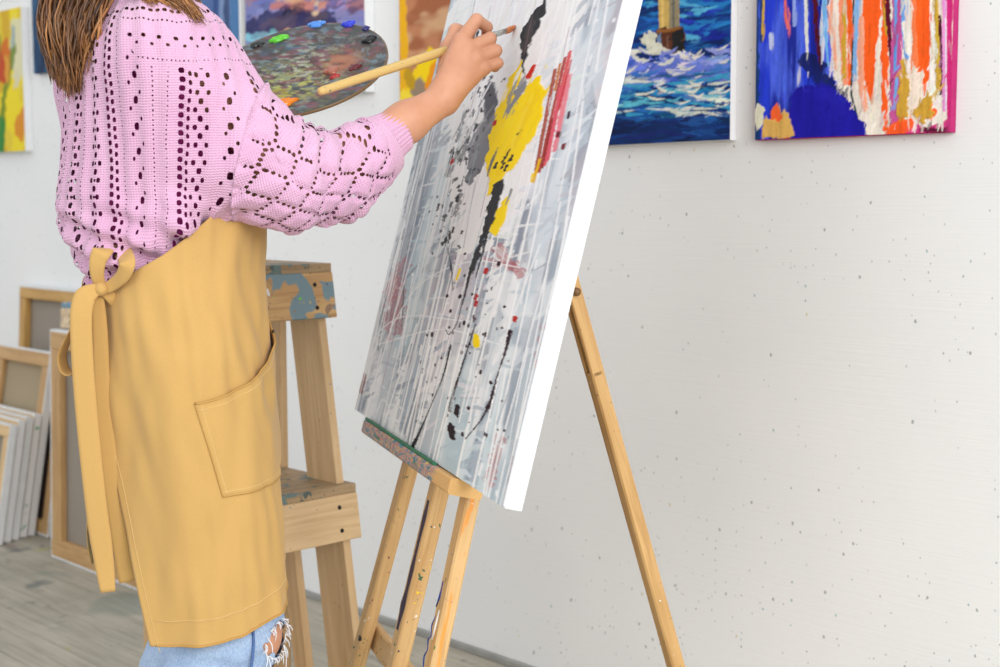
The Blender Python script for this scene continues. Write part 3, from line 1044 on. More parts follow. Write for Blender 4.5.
def art_sea(a, c):
    a.C[:] = lin((22, 74, 150))
    wv = lambda y0, h: sstep(h, 0, np.abs(a.v - y0))
    a.wash((12, 34, 96), 12, 60, .48, .62, .9, 1)
    a.wash((40, 132, 206), 10, 70, .52, .64, .85, 2)
    rs = np.random.default_rng(3)

    def waves(n, xr, yr, cols, w0, w1, L, seed, dip=6):
        for i in range(n):
            x, y = xr[0] + rs.random() * (xr[1] - xr[0]), yr[0] + rs.random() * (yr[1] - yr[0])
            l = L * (.5 + rs.random())
            d = rs.normal() * 2
            q = crv(c((x - l, y - d - rs.random() * dip * .3), (x, y + rs.random() * dip * .5), (x + l, y + d - rs.random() * dip * .3)), 7)
            w = w0 + (w1 - w0) * rs.random()
            a.stroke(q, np.array([.2, .7, 1, 1, .9, .6, .2]) * w, cols[i % len(cols)], .9, .6, .25, seed=seed + i)
    waves(60, (600, 735), (-90, 40), [(20, 60, 140), (30, 110, 196), (14, 40, 104), (72, 168, 220), (30, 60, 170)], .006, .014, 20, 10)
    waves(18, (680, 735), (-20, 50), [(24, 40, 150), (40, 60, 190), (90, 180, 220)], .006, .012, 16, 110)
    # foaming crest round the tower
    a.poly(c((600, 60), (628, 50), (640, 62), (660, 58), (690, 52), (735, 70), (735, 82), (690, 84), (650, 86), (600, 96)), (110, 128, 222), .9, .02, 5, dry=.25, ang=.2)
    waves(46, (615, 735), (48, 84), [(226, 226, 214), (120, 130, 220), (150, 160, 232), (60, 90, 190), (232, 230, 220)], .004, .011, 9, 200, 9)
    waves(70, (600, 735), (74, 118), [(38, 140, 196), (96, 190, 214), (20, 84, 130), (226, 230, 216), (40, 110, 190), (60, 160, 200)], .004, .010, 16, 300)
    waves(14, (640, 735), (86, 116), [(236, 234, 218)], .004, .007, 11, 420)
    a.poly(c((600, 112), (640, 118), (690, 124), (740, 122), (740, 160), (600, 160)), (16, 42, 96), .95, .014, 7, dry=.12, ang=0)
    waves(34, (600, 735), (116, 142), [(20, 60, 130), (12, 30, 72), (34, 86, 160), (26, 40, 110)], .004, .010, 20, 500)
    a.smear(700, .014, .0045, .1, 5, .45, .4)
    # tower
    a.poly(c((661, -120), (680, -120), (681, 30), (660, 30)), (204, 170, 96), 1, .003, 31)
    a.poly(c((670, -120), (681, -120), (681, 30), (671, 30)), (140, 132, 110), .9, .004, 32)
    a.stroke(c((664, -100), (664, 28)), .008, (226, 190, 110), .9, .4, .2, seed=33)
    a.stroke(c((675, -100), (675, 28)), .005, (86, 92, 96), .8, .5, .3, seed=34)
    a.poly(c((657, 30), (684, 27), (686, 36), (685, 52), (678, 54), (662, 50), (657, 44)), (94, 52, 34), 1, .006, 35)
    a.poly(c((674, 34), (685, 30), (686, 52), (672, 54)), (34, 34, 36), 1, .006, 36)
    a.stroke(c((660, 38), (661, 46)), .010, (110, 140, 180), .9, .6, seed=37)
    a.stroke(c((659, 32), (668, 32), (681, 29)), .006, (150, 96, 48), 1, .5, seed=38)
    a.stroke(c((669, 38), (669, 48)), .006, (120, 84, 70), .9, .5, seed=39)
    waves(14, (645, 700), (50, 62), [(236, 232, 220), (140, 150, 226)], .004, .010, 7, 600, 8)
    a.poly(c((640, 38), (652, 30), (656, 36), (660, 46), (664, 52), (655, 56), (645, 46)), (230, 228, 206), .9, .01, 41, dry=.2)
    a.smear(260, .008, .004, .3, 9, .4, .5)
    a.grain(60, 160, .2, 3)


def art_sunset(a, c):
    a.C[:] = lin((150, 130, 160))
    a.wash((226, 160, 120), 6, 30, .45, .6, .9, 1, region=sstep(.10, .2, a.v))
    a.wash((120, 130, 190), 10, 24, .5, .62, .9, 2)
    a.wash((92, 84, 130), 14, 40, .55, .65, .8, 3)
    rs = np.random.default_rng(8)
    cols = [(232, 178, 136), (110, 120, 190), (196, 120, 110), (86, 76, 120), (146, 150, 206), (226, 198, 160)]
    for i in range(90):
        x, y = 245 + rs.random() * 125, -60 + rs.random() * 90
        a.stroke(c((x - 9, y), (x + 9, y + rs.normal() * 2)), .012 + rs.random() * .012, cols[i % 6], .8, .6, .4, seed=i)
    a.stroke(c((250, 26), (290, 20), (330, 22)), .05, (44, 42, 90), .9, .8, .3, seed=200)
    a.stroke(c((246, 38), (280, 36)), .02, (140, 206, 226), .9, .8, .2, seed=201)
    a.stroke(c((285, 14), (300, 10)), .02, (34, 34, 66), .9, .8, .2, seed=202)
    for i in range(40):
        x, y = 320 + rs.random() * 50, 70 + rs.random() * 40
        a.stroke(c((x - 7, y), (x + 7, y + rs.normal() * 2)), .012 + rs.random() * .014, [(96, 96, 150), (150, 140, 170), (120, 176, 176), (70, 70, 120), (170, 150, 160)][i % 5], .8, .6, .4, seed=i + 300)
    a.smear(300, .03, .012, .1, 5, .4, .4)


def art_blue(a, c):
    a.C[:] = lin((84, 110, 160))
    a.wash((50, 76, 130), 26, 4, .45, .62, .9, 1)
    a.wash((130, 152, 190), 30, 4, .52, .66, .8, 2)
    a.wash((160, 120, 110), 20, 5, .64, .74, .7, 3)
    a.stroke(c((234, -100), (237, 60)), .05, (74, 120, 170), .9, .4, .3, seed=4)
    a.stroke(c((226, -100), (228, 60)), .03, (40, 60, 104), .8, .5, .4, seed=5)


def art_sunflower(a, c):
    a.C[:] = lin((190, 128, 92))
    a.wash((160, 96, 64), 8, 20, .45, .62, .9, 1)
    a.wash((212, 170, 130), 8, 24, .52, .66, .8, 2)
    for i, (q, w, col) in enumerate([([(402, -40), (404, 60), (403, 108)], .03, (236, 176, 30)), ([(410, 108), (414, 90), (420, 76)], .05, (244, 206, 20)),
                                     ([(425, 70), (430, 62), (438, 60)], .05, (246, 210, 20)), ([(436, 66), (432, 84), (424, 100)], .03, (236, 150, 24)),
                                     ([(418, 88), (421, 98)], .05, (150, 130, 110)), ([(408, 74), (412, 84)], .03, (190, 150, 30)), ([(404, 96), (412, 102)], .03, (244, 216, 60))]):
        a.stroke(c(*q), w, col, 1, .6, .2, seed=i + 20)


def art_flowers(a, c):
    a.C[:] = lin((222, 196, 60))
    a.wash((236, 214, 40), 10, 8, .45, .6, .9, 1)
    a.wash((206, 160, 40), 14, 8, .55, .66, .8, 2)
    a.poly(c((12, 18), (30, 18), (28, 70), (16, 90), (10, 50)), (214, 214, 190), .8, .03, 9)
    for i, (q, w, col) in enumerate([([(2, 150), (4, 100), (12, 60), (14, 50)], .04, (104, 130, 40)), ([(3, 70), (6, 52)], .09, (206, 104, 40)), ([(0, 60), (2, 72)], .07, (190, 70, 40)),
                                     ([(0, 150), (1, 128)], .07, (40, 130, 60)), ([(20, 130), (24, 118)], .07, (214, 130, 40)), ([(7, 60), (8, 80)], .03, (216, 160, 60)),
                                     ([(-6, 100), (-2, 40)], .05, (120, 140, 50)), ([(14, 30), (13, 44)], .03, (150, 170, 170))]):
        a.stroke(c(*q), w, col, .9, .7, .3, seed=i + 20)


def art_navy(a, c):
    a.C[:] = lin((38, 66, 100))
    a.wash((24, 44, 74), 20, 8, .45, .62, .9, 1)
    a.wash((60, 100, 136), 20, 8, .58, .7, .8, 2)


def art_beige(a, c):
    a.C[:] = lin((196, 178, 150))
    a.wash((176, 152, 120), 6, 30, .45, .62, .9, 1)


M['wrap_pink'] = plain('magenta_painted_edge', (176, 38, 104), 0.7, 0.2, vary=0.12, scale=40)
wall_painting('abstract_painting', 'vertical blue, orange and pink abstract with gold leaf on the wall', 755, 951, 140.5, 0.62, 0.016, art_orange_blue, 620, wrap=M['wrap_pink'], tilt=-0.004)
wall_painting('seascape_painting', 'seascape of a pale tower among blue waves on the wall', 588, 731, 147, 0.62, 0.018, art_sea, 560, tilt=-0.008)
wall_painting('sunflower_painting', 'brown and yellow flower painting on the wall behind the raised hand', 400, 470, 107, 0.60, 0.018, art_sunflower, 220)
wall_painting('dusk_landscape_painting', 'violet and orange dusk landscape painting on the wall above the palette', 247, 366, 102, 0.62, 0.03, art_sunset, 260)
wall_painting('blue_painting', 'blue vertical-streaked painting on the wall beside the dusk landscape', 168, 241, 90, 0.66, 0.03, art_blue, 220)
wall_painting('flower_painting', 'yellow flower painting with green stems low on the wall', -62, 26, 156, 0.50, 0.028, art_flowers, 240)
wall_painting('navy_painting', 'dark navy painting on the wall behind the brown hair', 34, 92, 74, 0.62, 0.022, art_navy, 160, wrap=plain('navy_edge', (34, 58, 88)))
wall_painting('beige_painting', 'beige canvas hung on the wall above the yellow flower painting', -60, 19, 8, 0.45, 0.022, art_beige, 140, wrap=plain('beige_edge', (206, 186, 150)))


# ------------------------------------------------------------------ easel
SPL = [(260, .70, (40, 70, 120)), (180, .70, (36, 110, 60)), (220, .71, (230, 200, 40)), (200, .715, (235, 235, 230)), (240, .72, (90, 30, 60))]
M['easel_a'] = wood('easel_wood_worn', (212, 174, 120), (186, 142, 88), paint=[(70, .69, (60, 100, 70)), (90, .70, (110, 60, 80)), (160, .70, (60, 64, 74)), (60, .72, (240, 240, 235))])
M['easel_dark'] = wood('easel_wood_plum_smears', (212, 174, 120), (186, 142, 88), paint=[(70, .69, (60, 100, 70)), (100, .69, (236, 196, 50)), (150, .69, (60, 64, 74)), (90, .70, (240, 240, 235))])
M['easel_orange'] = wood('easel_wood_orange_smears', (214, 176, 122), (190, 146, 90), paint=[(60, .70, (90, 120, 60)), (120, .69, (60, 74, 150)), (70, .71, (244, 244, 240))],
                         streak=[(5, 60, .60, (226, 150, 70))])
M['easel_plain'] = wood('easel_wood_clean', (204, 164, 108), (176, 132, 78), paint=[(150, .72, (60, 64, 74)), (80, .735, (240, 240, 235))], grain=.7)
M['plum_paint'] = plain('dried_plum_paint', (58, 44, 66), .6, .3, vary=.35, scale=160, bump=.3)
M['blue_ink'] = plain('dark_blue_ink', (48, 66, 140), .6)
M['white_paint'] = plain('dried_white_paint', (238, 238, 234), .6)
M['bolt'] = plain('dark_steel_bolt', (62, 58, 54), .4, .5, metal=.7)
M['brown_knob'] = plain('brown_wood_knob', (120, 88, 56), .5)


def tray_material():
    m, nt, b = nmat('tray_crusted_paint', .55, .35)
    k = NT(nt, b)
    v = k.coord('UV')
    nz = k.noise(k.coord('UV', (60, 150, 1)), 1.0, 3, .6, .8)
    base = k.ramp(nz.outputs['Fac'], [(.30, T((40, 80, 130))), (.38, T((60, 160, 150))), (.44, T((110, 120, 160))), (.49, T((206, 170, 150))), (.54, T((176, 84, 110))),
                                      (.59, T((226, 206, 120))), (.65, T((70, 120, 170))), (.72, T((236, 230, 216)))])
    n2 = k.noise(k.coord('UV', (9, 30, 1)), 1.0, 3, .5, .3)
    base = k.mix(k.ramp(n2.outputs['Fac'], [(.56, (0, 0, 0)), (.62, (.8, .8, .8))]), base, T((38, 110, 74)))
    sp = k.n('ShaderNodeSeparateXYZ')
    k.l(v, sp.inputs[0])
    # the right end is bare wood
    f = k.math('ADD', sp.outputs[0], k.math('MULTIPLY', nz.outputs['Fac'], .06))
    base = k.mix(k.ramp(f, [(.49, (0, 0, 0)), (.51, (1, 1, 1))]), base, T((222, 176, 112)))
    k.base(base)
    k.bump(nz.outputs['Fac'], .6, .002)
    return m


M['tray'] = tray_material()


def CP(x, y, z):
    """point in the leaning frame of the easel: x right along the canvas foot, y behind its face, z up the slope"""
    return CORG - U_ * x + CN * y + V_ * z


def build_easel():
    zf = -CORG[2] / V_[2]                       # slope length down to the floor
    xc = CW - 0.316
    ctr = CP(xc, .045, zf)
    e = thing('artist_easel', 'wooden tripod easel with a paint-crusted tray holding the abstract canvas', 'easel', (ctr[0] + BK[0] * .15, ctr[1] + BK[1] * .15, 0), BK)
    yb = CT + .019
    # tray: ledge the canvas stands on
    x0, x1 = CW - .755, CW - .20
    beam('tray', CP(x0, CT / 2 + .002, -.013), CP(x1, CT / 2 + .002, -.013), CT + .026, .024, M['tray'], e, up=V_, ch=.003, label='tray crusted with dried paint')
    tr = e.children[0]
    beam('tray_lip', CP(x0 + .002, -.007, .001), CP(x1 - .10, -.007, .001), .006, .005, plain('green_paint_ridge', (40, 112, 78), .6, vary=.3, scale=90, bump=.4), tr, up=V_, ch=.002)

    def leg(xa, xb, mat, w, d, top, yo=0.0):
        a, b = CP(xa, yb + yo, top), CP(xb, yb + yo, zf + .004)
        b[2] = .0
        s = b + norm(a - b) * .008
        return beam('leg', a, s, w, d, mat, e, up=CN, ch=.003, seed=xa * 9)
    l1 = leg(CW - .575 + .06, CW - .575 - .085, M['easel_a'], .036, .022, .70)
    l2 = leg(CW - .400, CW - .400 - .012, M['easel_dark'], .034, .026, 1.16, .0)
    l3 = leg(CW - .262 - .05, CW - .262 + .055, M['easel_orange'], .034, .022, .70)
    # smears of paint on the near faces of the legs (thin dried crusts)
    def crust(name, parent, P, w, mat, seed):
        rs = np.random.default_rng(seed)
        Q = crv(P, 40)
        ww = w * (.35 + .65 * np.array([vnoise2(i * .35, seed) for i in range(40)]).ravel())
        ribbon(name, Q, -U_, ww, .0016, mat, parent)
    f = lambda x, z, y=0.0: CP(x, yb - .0135 + y, z)
    xm = CW - .400 - .009
    crust('paint_smear', l2, [f(xm + .001, -.07), f(xm - .001, -.20), f(xm - .004, -.33), f(xm - .005, -.46)], .034, M['plum_paint'], 3)
    # scribbled blue mark and a white dab on the right leg
    xr = CW - .262 + .012
    f3 = lambda x, z: CP(x, yb - .0122, z)
    tube('ink_mark', [f3(xr - .006, -.16), f3(xr - .003, -.185), f3(xr - .010, -.20), f3(xr - .006, -.175)], .0012, M['blue_ink'], l3, 6)
    tube('ink_mark', crv([f3(xr - .004, -.215), f3(xr - .010, -.228), f3(xr - .002, -.242), f3(xr - .012, -.25), f3(xr - .003, -.262), f3(xr - .012, -.275), f3(xr - .004, -.29)], 24), .0011, M['blue_ink'], l3, 6)
    tube('paint_dab', [f3(xr + .007, -.20), f3(xr + .008, -.225), f3(xr + .006, -.245)], [.001, .0022, .001], M['white_paint'], l3, 6)
    # cross rail between the legs
    zr = -.355
    beam('cross_rail', CP(CW - .66, yb + .022, zr + .0), CP(CW - .17, yb + .022, zr - .0), .016, .042, M['easel_a'], e, up=V_, ch=.003, seed=4.4)
    for xx in (CW - .61, CW - .24):
        tube('bolt', [CP(xx, yb - .014, zr), CP(xx, yb - .010, zr)], .005, M['bolt'], e, 10)
    beam('cross_rail', CP(CW - .58, yb + .020, .56), CP(CW - .22, yb + .020, .56), .016, .04, M['easel_a'], e, up=V_, seed=2.2)
    # clamp above
    beam('canvas_clamp', CP(xc - .04, .012, CH + .012), CP(xc + .04, .012, CH + .012), .06, .022, M['easel_a'], e, up=V_)
    # rear leg: slotted at its head, bolted behind the frame
    h = hit(572, 291, ctr, np.cross(BK, UP))
    g = hit(676, 667, ctr, np.cross(BK, UP))
    d = norm(g - h)
    foot = h + d * (h[2] / -d[2])
    top = h - d * .28
    side = np.cross(d, BK)
    side = norm(side)
    nrm = np.cross(side, d)
    L = np.linalg.norm(foot - top)
    r = beam('rear_leg', h + d * .13, foot - d * .002, .031, .022, M['easel_plain'], e, up=nrm, ch=.003)
    for sg in (-1, 1):
        beam('rear_leg_prong', h - d * .27 + side * sg * .0105, h + d * .135 + side * sg * .0105, .010, .022, M['easel_plain'], r, up=nrm, ch=.002, seed=sg + 2)
    beam('slot_liner', h + d * .0 , h + d * .135, .014, .010, M['bolt'], r, up=nrm, ch=.002)
    tube('bolt', [h - side * .022, h + side * .022], .0065, M['brown_knob'], r, 10)
    tube('bolt', [h + d * .20 + nrm * .011, h + d * .20 + nrm * .0135], .003, M['bolt'], r, 8)
    tube('hinge_pin', [top + d * .01 - side * .05, top + d * .01 + side * .05], .005, M['bolt'], e, 8)


build_easel()

# ------------------------------------------------------------------ step ladder and the far step stool
PLY = [(26, .70, (70, 116, 128)), (60, .70, (60, 92, 66)), (120, .70, (60, 64, 80)), (40, .735, (222, 190, 60))]
M['ply'] = wood('birch_plywood', (208, 178, 136), (188, 154, 110), paint=[(130, .72, (60, 64, 74)), (70, .735, (70, 150, 80)), (90, .735, (70, 110, 160))], grain=.6)
M['ply_shade'] = wood('birch_plywood_plain_shaded', (198, 166, 124), (180, 146, 104), grain=.5)  # darker copy of the birch ply: shade on the rear parts as colour
M['ply_paint'] = wood('plywood_paint_splashed', (206, 168, 116), (170, 128, 84),
                      paint=[(13, .53, (120, 144, 152)), (38, .62, (150, 122, 96)), (90, .68, (64, 60, 70)), (60, .69, (226, 190, 50)), (70, .70, (120, 200, 70)), (55, .71, (226, 226, 220)), (80, .71, (56, 96, 130))])
M['ply_top'] = wood('plywood_tread_grimy', (168, 142, 106), (126, 106, 82), paint=[(20, .60, (104, 122, 118)), (50, .64, (84, 96, 90)), (80, .66, (110, 90, 80)), (60, .70, (60, 100, 70)), (70, .71, (200, 190, 170))])
M['ply_spot'] = wood('plywood_spotted_purple', (222, 200, 168), (196, 168, 130), paint=[(30, .60, (110, 86, 104)), (70, .66, (60, 60, 80)), (40, .70, (120, 160, 170))])
M['ply_blue'] = wood('plywood_blue_top', (120, 150, 168), (96, 120, 140), paint=[(50, .62, (210, 210, 200)), (70, .68, (60, 70, 90))])
M['screw'] = plain('black_screw', (40, 38, 36), .45, .5, metal=.6)


def step_unit(name, label, corner, ef, treads, W, boardh, mats, sl=.20, rear=.16, lead=.20, screws=True, tp=.018, back=.19):
    """plywood step ladder; corner = front right corner of the top tread; ef = direction it faces"""
    ef = norm(A3(ef[0], ef[1], 0))
    er = norm(A3(-ef[1], ef[0], 0))
    ztop = treads[0][0]
    base = A3(corner[0], corner[1], 0) - ef * .1 - er * W / 2
    o = thing(name, label, 'step ladder', base, er)
    slope = norm(-UP + ef * sl)                       # down the stringers
    Pt = lambda f, r, z: A3(corner[0], corner[1], 0) + ef * (f + (ztop - z) * sl) + er * r + UP * z
    nb = np.cross(er, slope)
    if np.dot(nb, ef) < 0:
        nb = -nb
    # stringers: wide plank on each side, following the slope
    for r in (-.022, -W + .022):
        a = Pt(-tp - .049, r, ztop - .022)
        b = Pt(-tp - .049, r, .004)
        beam('stringer', a, b, .018, .095, mats['side'], o, up=nb, ch=.0015, seed=r * 5 + 3)
        if rear:
            a = Pt(-.052 - rear, r - .0, treads[1][0] - .03 if len(treads) > 1 else ztop - .03)
            b = Pt(-.052 - rear, r - .0, .004)
            beam('rear_support', a, b, .018, .045, mats['shade'], o, up=nb, ch=.0015, seed=r * 7 + 1)
        # raking back leg
        c = Pt(-back, r + .02 * (1 if r > -W / 2 else -1), ztop - .03)
        beam('back_leg', c, A3(c[0], c[1], 0) - ef * lead + UP * .004, .018, .05, mats['shade'], o, up=ef, ch=.0015, seed=r)
    for i, (z, dep, m_t, m_f) in enumerate(treads):
        t = beam('tread', Pt(-dep / 2 - .0, -W + .001, z - .009), Pt(-dep / 2, -.001, z - .009), dep, .018, m_t, o, up=UP, ch=.0015, seed=i * 2.1)
        zc = z - .018 - boardh / 2
        fb = beam('front_board', Pt(-.009, -W, zc), Pt(-.009, 0, zc), tp, boardh, m_f, o, up=-slope, ch=.0015, seed=i * 1.3 + .4)
        if screws:
            for zz in (z - .040, z - .018 - boardh + .022):
                for rr in (-.045, -W + .045):
                    p = Pt(0, rr, zz)
                    tube('screw', [p - nb * .002, p + nb * .0012], .0042, M['screw'], fb, 10)
    return o


EF = norm(A3(.697, -.717, 0))
LD = 2.70
pc = PX(331, 263, LD)
p2 = PX(347, 482, LD - .04)
z1, z2 = pc[2], p2[2]
gap = z1 - z2
step_unit('step_ladder', 'tall plywood step ladder with paint-splashed top step behind the yellow apron', pc, EF,
          [(z1, .22, M['ply_top'], M['ply_paint']), (z2, .27, M['ply_top'], M['ply']), (z2 - gap, .30, M['ply'], M['ply'])],
          .30, .088, {'side': M['ply'], 'shade': M['ply_shade']}, sl=.165, lead=.0)

# far stool: only its paint-spotted corner shows beside the apron ties
fc = PX(61, 302.5, 4.36)
SF = norm(NW + ES * .25)
fr = A3(fc[0], fc[1], 0) + norm(A3(-SF[1], SF[0], 0)) * .30
step_unit('step_stool', 'low plywood step stool with a blue top and purple-spotted front behind the leaning canvas', fr, SF,
          [(fc[2], .12, M['ply_blue'], M['ply_spot'])], .30, .062, {'side': M['ply'], 'shade': M['ply_shade']}, sl=.06, rear=0, lead=.0, back=.10)


# ------------------------------------------------------------------ canvases leaning by the wall
def leaning(name, label, xr, yb, lean, W, H, T, art=None, back=True, t=None, **kw):
    """right lower corner seen at (xr, yb) on the floor; leans back to the wall"""
    p = PZ(xr, yb, 0.0)
    if t is not None:
        p = p + NW * (t - (p - W0) @ NW)
    L = math.radians(lean)
    ez = norm(UP * math.cos(L) - NW * math.sin(L))
    return canvas_thing(name, label, 'canvas', p - ES * W + UP * .001 + UP * T * math.sin(L), ES, ez, W, H, T, art, back=back, **kw)


def edge_green():
    m, nt, b = nmat('white_edge_with_green_dabs', .8, .2)
    k = NT(nt, b)
    k.base(splash(k, k.coord('Object'), T((236, 237, 238)), [(26, .66, (96, 170, 130)), (14, .68, (190, 206, 216))]))
    return m


EDGE_GREEN = edge_green()
# the big one beside the apron: raw back to the room
pL = PZ(50, 553, 0)
pR = PZ(137, 591, 0)
Wb = float(np.dot(pR - pL, ES))
leaning('leaning_canvas', 'wide canvas showing its raw linen back, leaning on the step stool', 146, 594.5, 1.5, Wb, .705, .03, bar=.055, wrap=M['canvas_white'], barmat=M['pine_dark'])
leaning('leaning_canvas', 'white-edged canvas back whose edge shows past the hanging apron tie', 160, 588, 3.0, .30, .55, .03, bar=.05)
# the golden one against the wall
s_, z_ = wall_sz(16, 287, .05)
W1 = .62
canvas_thing('leaning_canvas', 'canvas with golden stretcher bars and grey linen back standing against the wall', 'canvas',
             WP(s_, .085, .002), ES, norm(UP - NW * .06), W1, z_ + .006, .032, back=True, bar=.042, barmat=M['pine_gold'], wrap=M['canvas_grey'])

for i, (xr, yb) in enumerate([(19.5, 539), (11.5, 541.5), (3.5, 544), (-4.5, 546.5)]):
    leaning('leaning_canvas', ['small white canvas leaning in the front row, the one against the tall linen-backed canvas',
                               'small white canvas leaning in the front row, second from the tall linen-backed canvas',
                               'small white canvas leaning in the front row, third from the tall linen-backed canvas',
                               'small white canvas leaning foremost in the front row'][i],
            xr, yb, 9.5, .36, [.405, .40, .395, .385][i], .026, bar=.04, group='small canvases leaning in a row', wrap=[M['canvas_white'], M['canvas_grey']][i % 2] if i else EDGE_GREEN)
leaning('leaning_canvas', 'tall white-edged canvas with tan linen back leaning behind the small white canvases', 26.5, 537.5, 9.5, .40, .605, .026, t=.258, bar=.048, barmat=M['pine_dark'], linen=M['linen_light'])
leaning('leaning_canvas', 'short canvas with a dark brown back leaning beside the wide linen-backed canvas', 41, 540, 8.5, .40, .415, .026, t=.222, bar=.045, barmat=M['pine_dark'], linen=M['linen_dark'])
leaning('leaning_canvas', 'dark brown backed canvas rising behind the short dark brown one', 50, 533, 7, .42, .52, .026, t=.178, bar=.045, barmat=M['pine_dark'], linen=M['linen_dark'])


# ------------------------------------------------------------------ smooth solid modelling for the figure
class Solid:
    """signed distance blend of rounded cones and ellipsoids, meshed with surface nets"""

    def __init__(self):
        self.p = []

    def cone(self, a, b, ra, rb, k=.01):
        a, b = np.asarray(a, float), np.asarray(b, float)
        d = b - a
        L2 = float(d @ d) + 1e-12

        def f(x, y, z):
            t = np.clip(((x - a[0]) * d[0] + (y - a[1]) * d[1] + (z - a[2]) * d[2]) / L2, 0, 1)
            return np.sqrt((x - a[0] - t * d[0]) ** 2 + (y - a[1] - t * d[1]) ** 2 + (z - a[2] - t * d[2]) ** 2) - (ra + (rb - ra) * t)
        r = max(ra, rb)
        self.p.append((f, np.minimum(a, b) - r, np.maximum(a, b) + r, k))
        return self

    def chain(self, P, R, k=.01):
        for i in range(len(P) - 1):
            self.cone(P[i], P[i + 1], R[i], R[i + 1], k)
        return self

    def ell(self, c, r, k=.02, rot=None):
        c, r = np.asarray(c, float), np.asarray(r, float)
        R = np.eye(3) if rot is None else np.asarray(rot, float)

        def f(x, y, z):
            X, Y, Z = x - c[0], y - c[1], z - c[2]
            q = [(X * R[0, i] + Y * R[1, i] + Z * R[2, i]) / r[i] for i in range(3)]
            k0 = np.sqrt(q[0] ** 2 + q[1] ** 2 + q[2] ** 2)
            k1 = np.sqrt((q[0] / r[0]) ** 2 + (q[1] / r[1]) ** 2 + (q[2] / r[2]) ** 2) + 1e-9
            return k0 * (k0 - 1) / k1
        m = r.max()
        self.p.append((f, c - m, c + m, k))
        return self

    @staticmethod
    def smin(a, b, k):
        h = np.clip(.5 + .5 * (b - a) / k, 0, 1)
        return b + (a - b) * h - k * h * (1 - h)

    def at(self, P):
        x, y, z = P[:, 0], P[:, 1], P[:, 2]
        out = np.full(len(P), 1.0)
        for f, lo, hi, k in self.p:
            g = .05 + k
            m = np.all((P > lo - g) & (P < hi + g), axis=1)
            if m.any():
                out[m] = self.smin(out[m], f(x[m], y[m], z[m]), k)
        return out

    def grad(self, P, e=.0015):
        g = np.zeros_like(P)
        for i in range(3):
            d = np.zeros(3)
            d[i] = e
            g[:, i] = self.at(P + d) - self.at(P - d)
        return g / (np.linalg.norm(g, axis=1)[:, None] + 1e-12)

    def mesh(self, xs, ys, zs):
        F = np.full((len(xs), len(ys), len(zs)), 1.0, dtype=np.float32)
        for f, lo, hi, k in self.p:
            g = .03 + k
            sl = tuple(slice(max(0, np.searchsorted(c, lo[i] - g)), min(len(c), np.searchsorted(c, hi[i] + g) + 1)) for i, c in enumerate((xs, ys, zs)))
            if any(s.stop <= s.start for s in sl):
                continue
            v = f(xs[sl[0]][:, None, None], ys[sl[1]][None, :, None], zs[sl[2]][None, None, :])
            F[sl] = self.smin(F[sl], v, k)
        return nets(F, xs, ys, zs)


def nets(F, xs, ys, zs):
    nx, ny, nz = F.shape
    I = F < 0
    cnt = np.zeros((nx - 1, ny - 1, nz - 1), dtype=np.int8)
    for dx in (0, 1):
        for dy in (0, 1):
            for dz in (0, 1):
                cnt += I[dx:nx - 1 + dx, dy:ny - 1 + dy, dz:nz - 1 + dz]
    act = (cnt > 0) & (cnt < 8)
    ci = np.argwhere(act)
    ids = np.full(act.shape, -1, dtype=np.int64)
    ids[act] = np.arange(len(ci))
    cs = (xs, ys, zs)
    corners = [(a, b, c) for a in (0, 1) for b in (0, 1) for c in (0, 1)]
    acc = np.zeros((len(ci), 3))
    num = np.zeros(len(ci))
    val = {q: F[ci[:, 0] + q[0], ci[:, 1] + q[1], ci[:, 2] + q[2]].astype(np.float64) for q in corners}
    pos = {q: np.stack([cs[i][ci[:, i] + q[i]] for i in range(3)], 1) for q in corners}
    for q in corners:
        for ax in range(3):
            if q[ax] == 0:
                r = list(q)
                r[ax] = 1
                r = tuple(r)
                a, b = val[q], val[r]
                m = (a < 0) != (b < 0)
                t = np.where(m, a / np.where(m, a - b, 1), 0)
                acc += np.where(m[:, None], pos[q] + (pos[r] - pos[q]) * t[:, None], 0)
                num += m
    V = acc / num[:, None]
    Q = []
    for ax in range(3):
        o1, o2 = [(1, 2), (2, 0), (0, 1)][ax]
        sl0 = [slice(1, -1)] * 3
        sl0[ax] = slice(0, -1)
        sl1 = list(sl0)
        sl1[ax] = slice(1, None)
        a, b = I[tuple(sl0)], I[tuple(sl1)]
        for flip, msk in ((False, a & ~b), (True, ~a & b)):
            e = np.argwhere(msk)
            if not len(e):
                continue
            e = e + np.array([0 if i == ax else 1 for i in range(3)])
            def cid(d1, d2):
                c = e.copy()
                c[:, o1] -= d1
                c[:, o2] -= d2
                return ids[c[:, 0], c[:, 1], c[:, 2]]
            q = np.stack([cid(1, 1), cid(0, 1), cid(0, 0), cid(1, 0)], 1)
            Q.append(q[:, ::-1] if flip else q)
    return V, np.concatenate(Q)


def axis_coords(lo, hi, h, fine=()):
    out, x = [], lo
    while x < hi:
        out.append(x)
        s = h
        for a, b, hf in fine:
            if a - .004 <= x <= b:
                s = min(s, hf)
            elif x < a < x + s:
                s = max(hf, a - x)
        x += s
    return np.array(out)


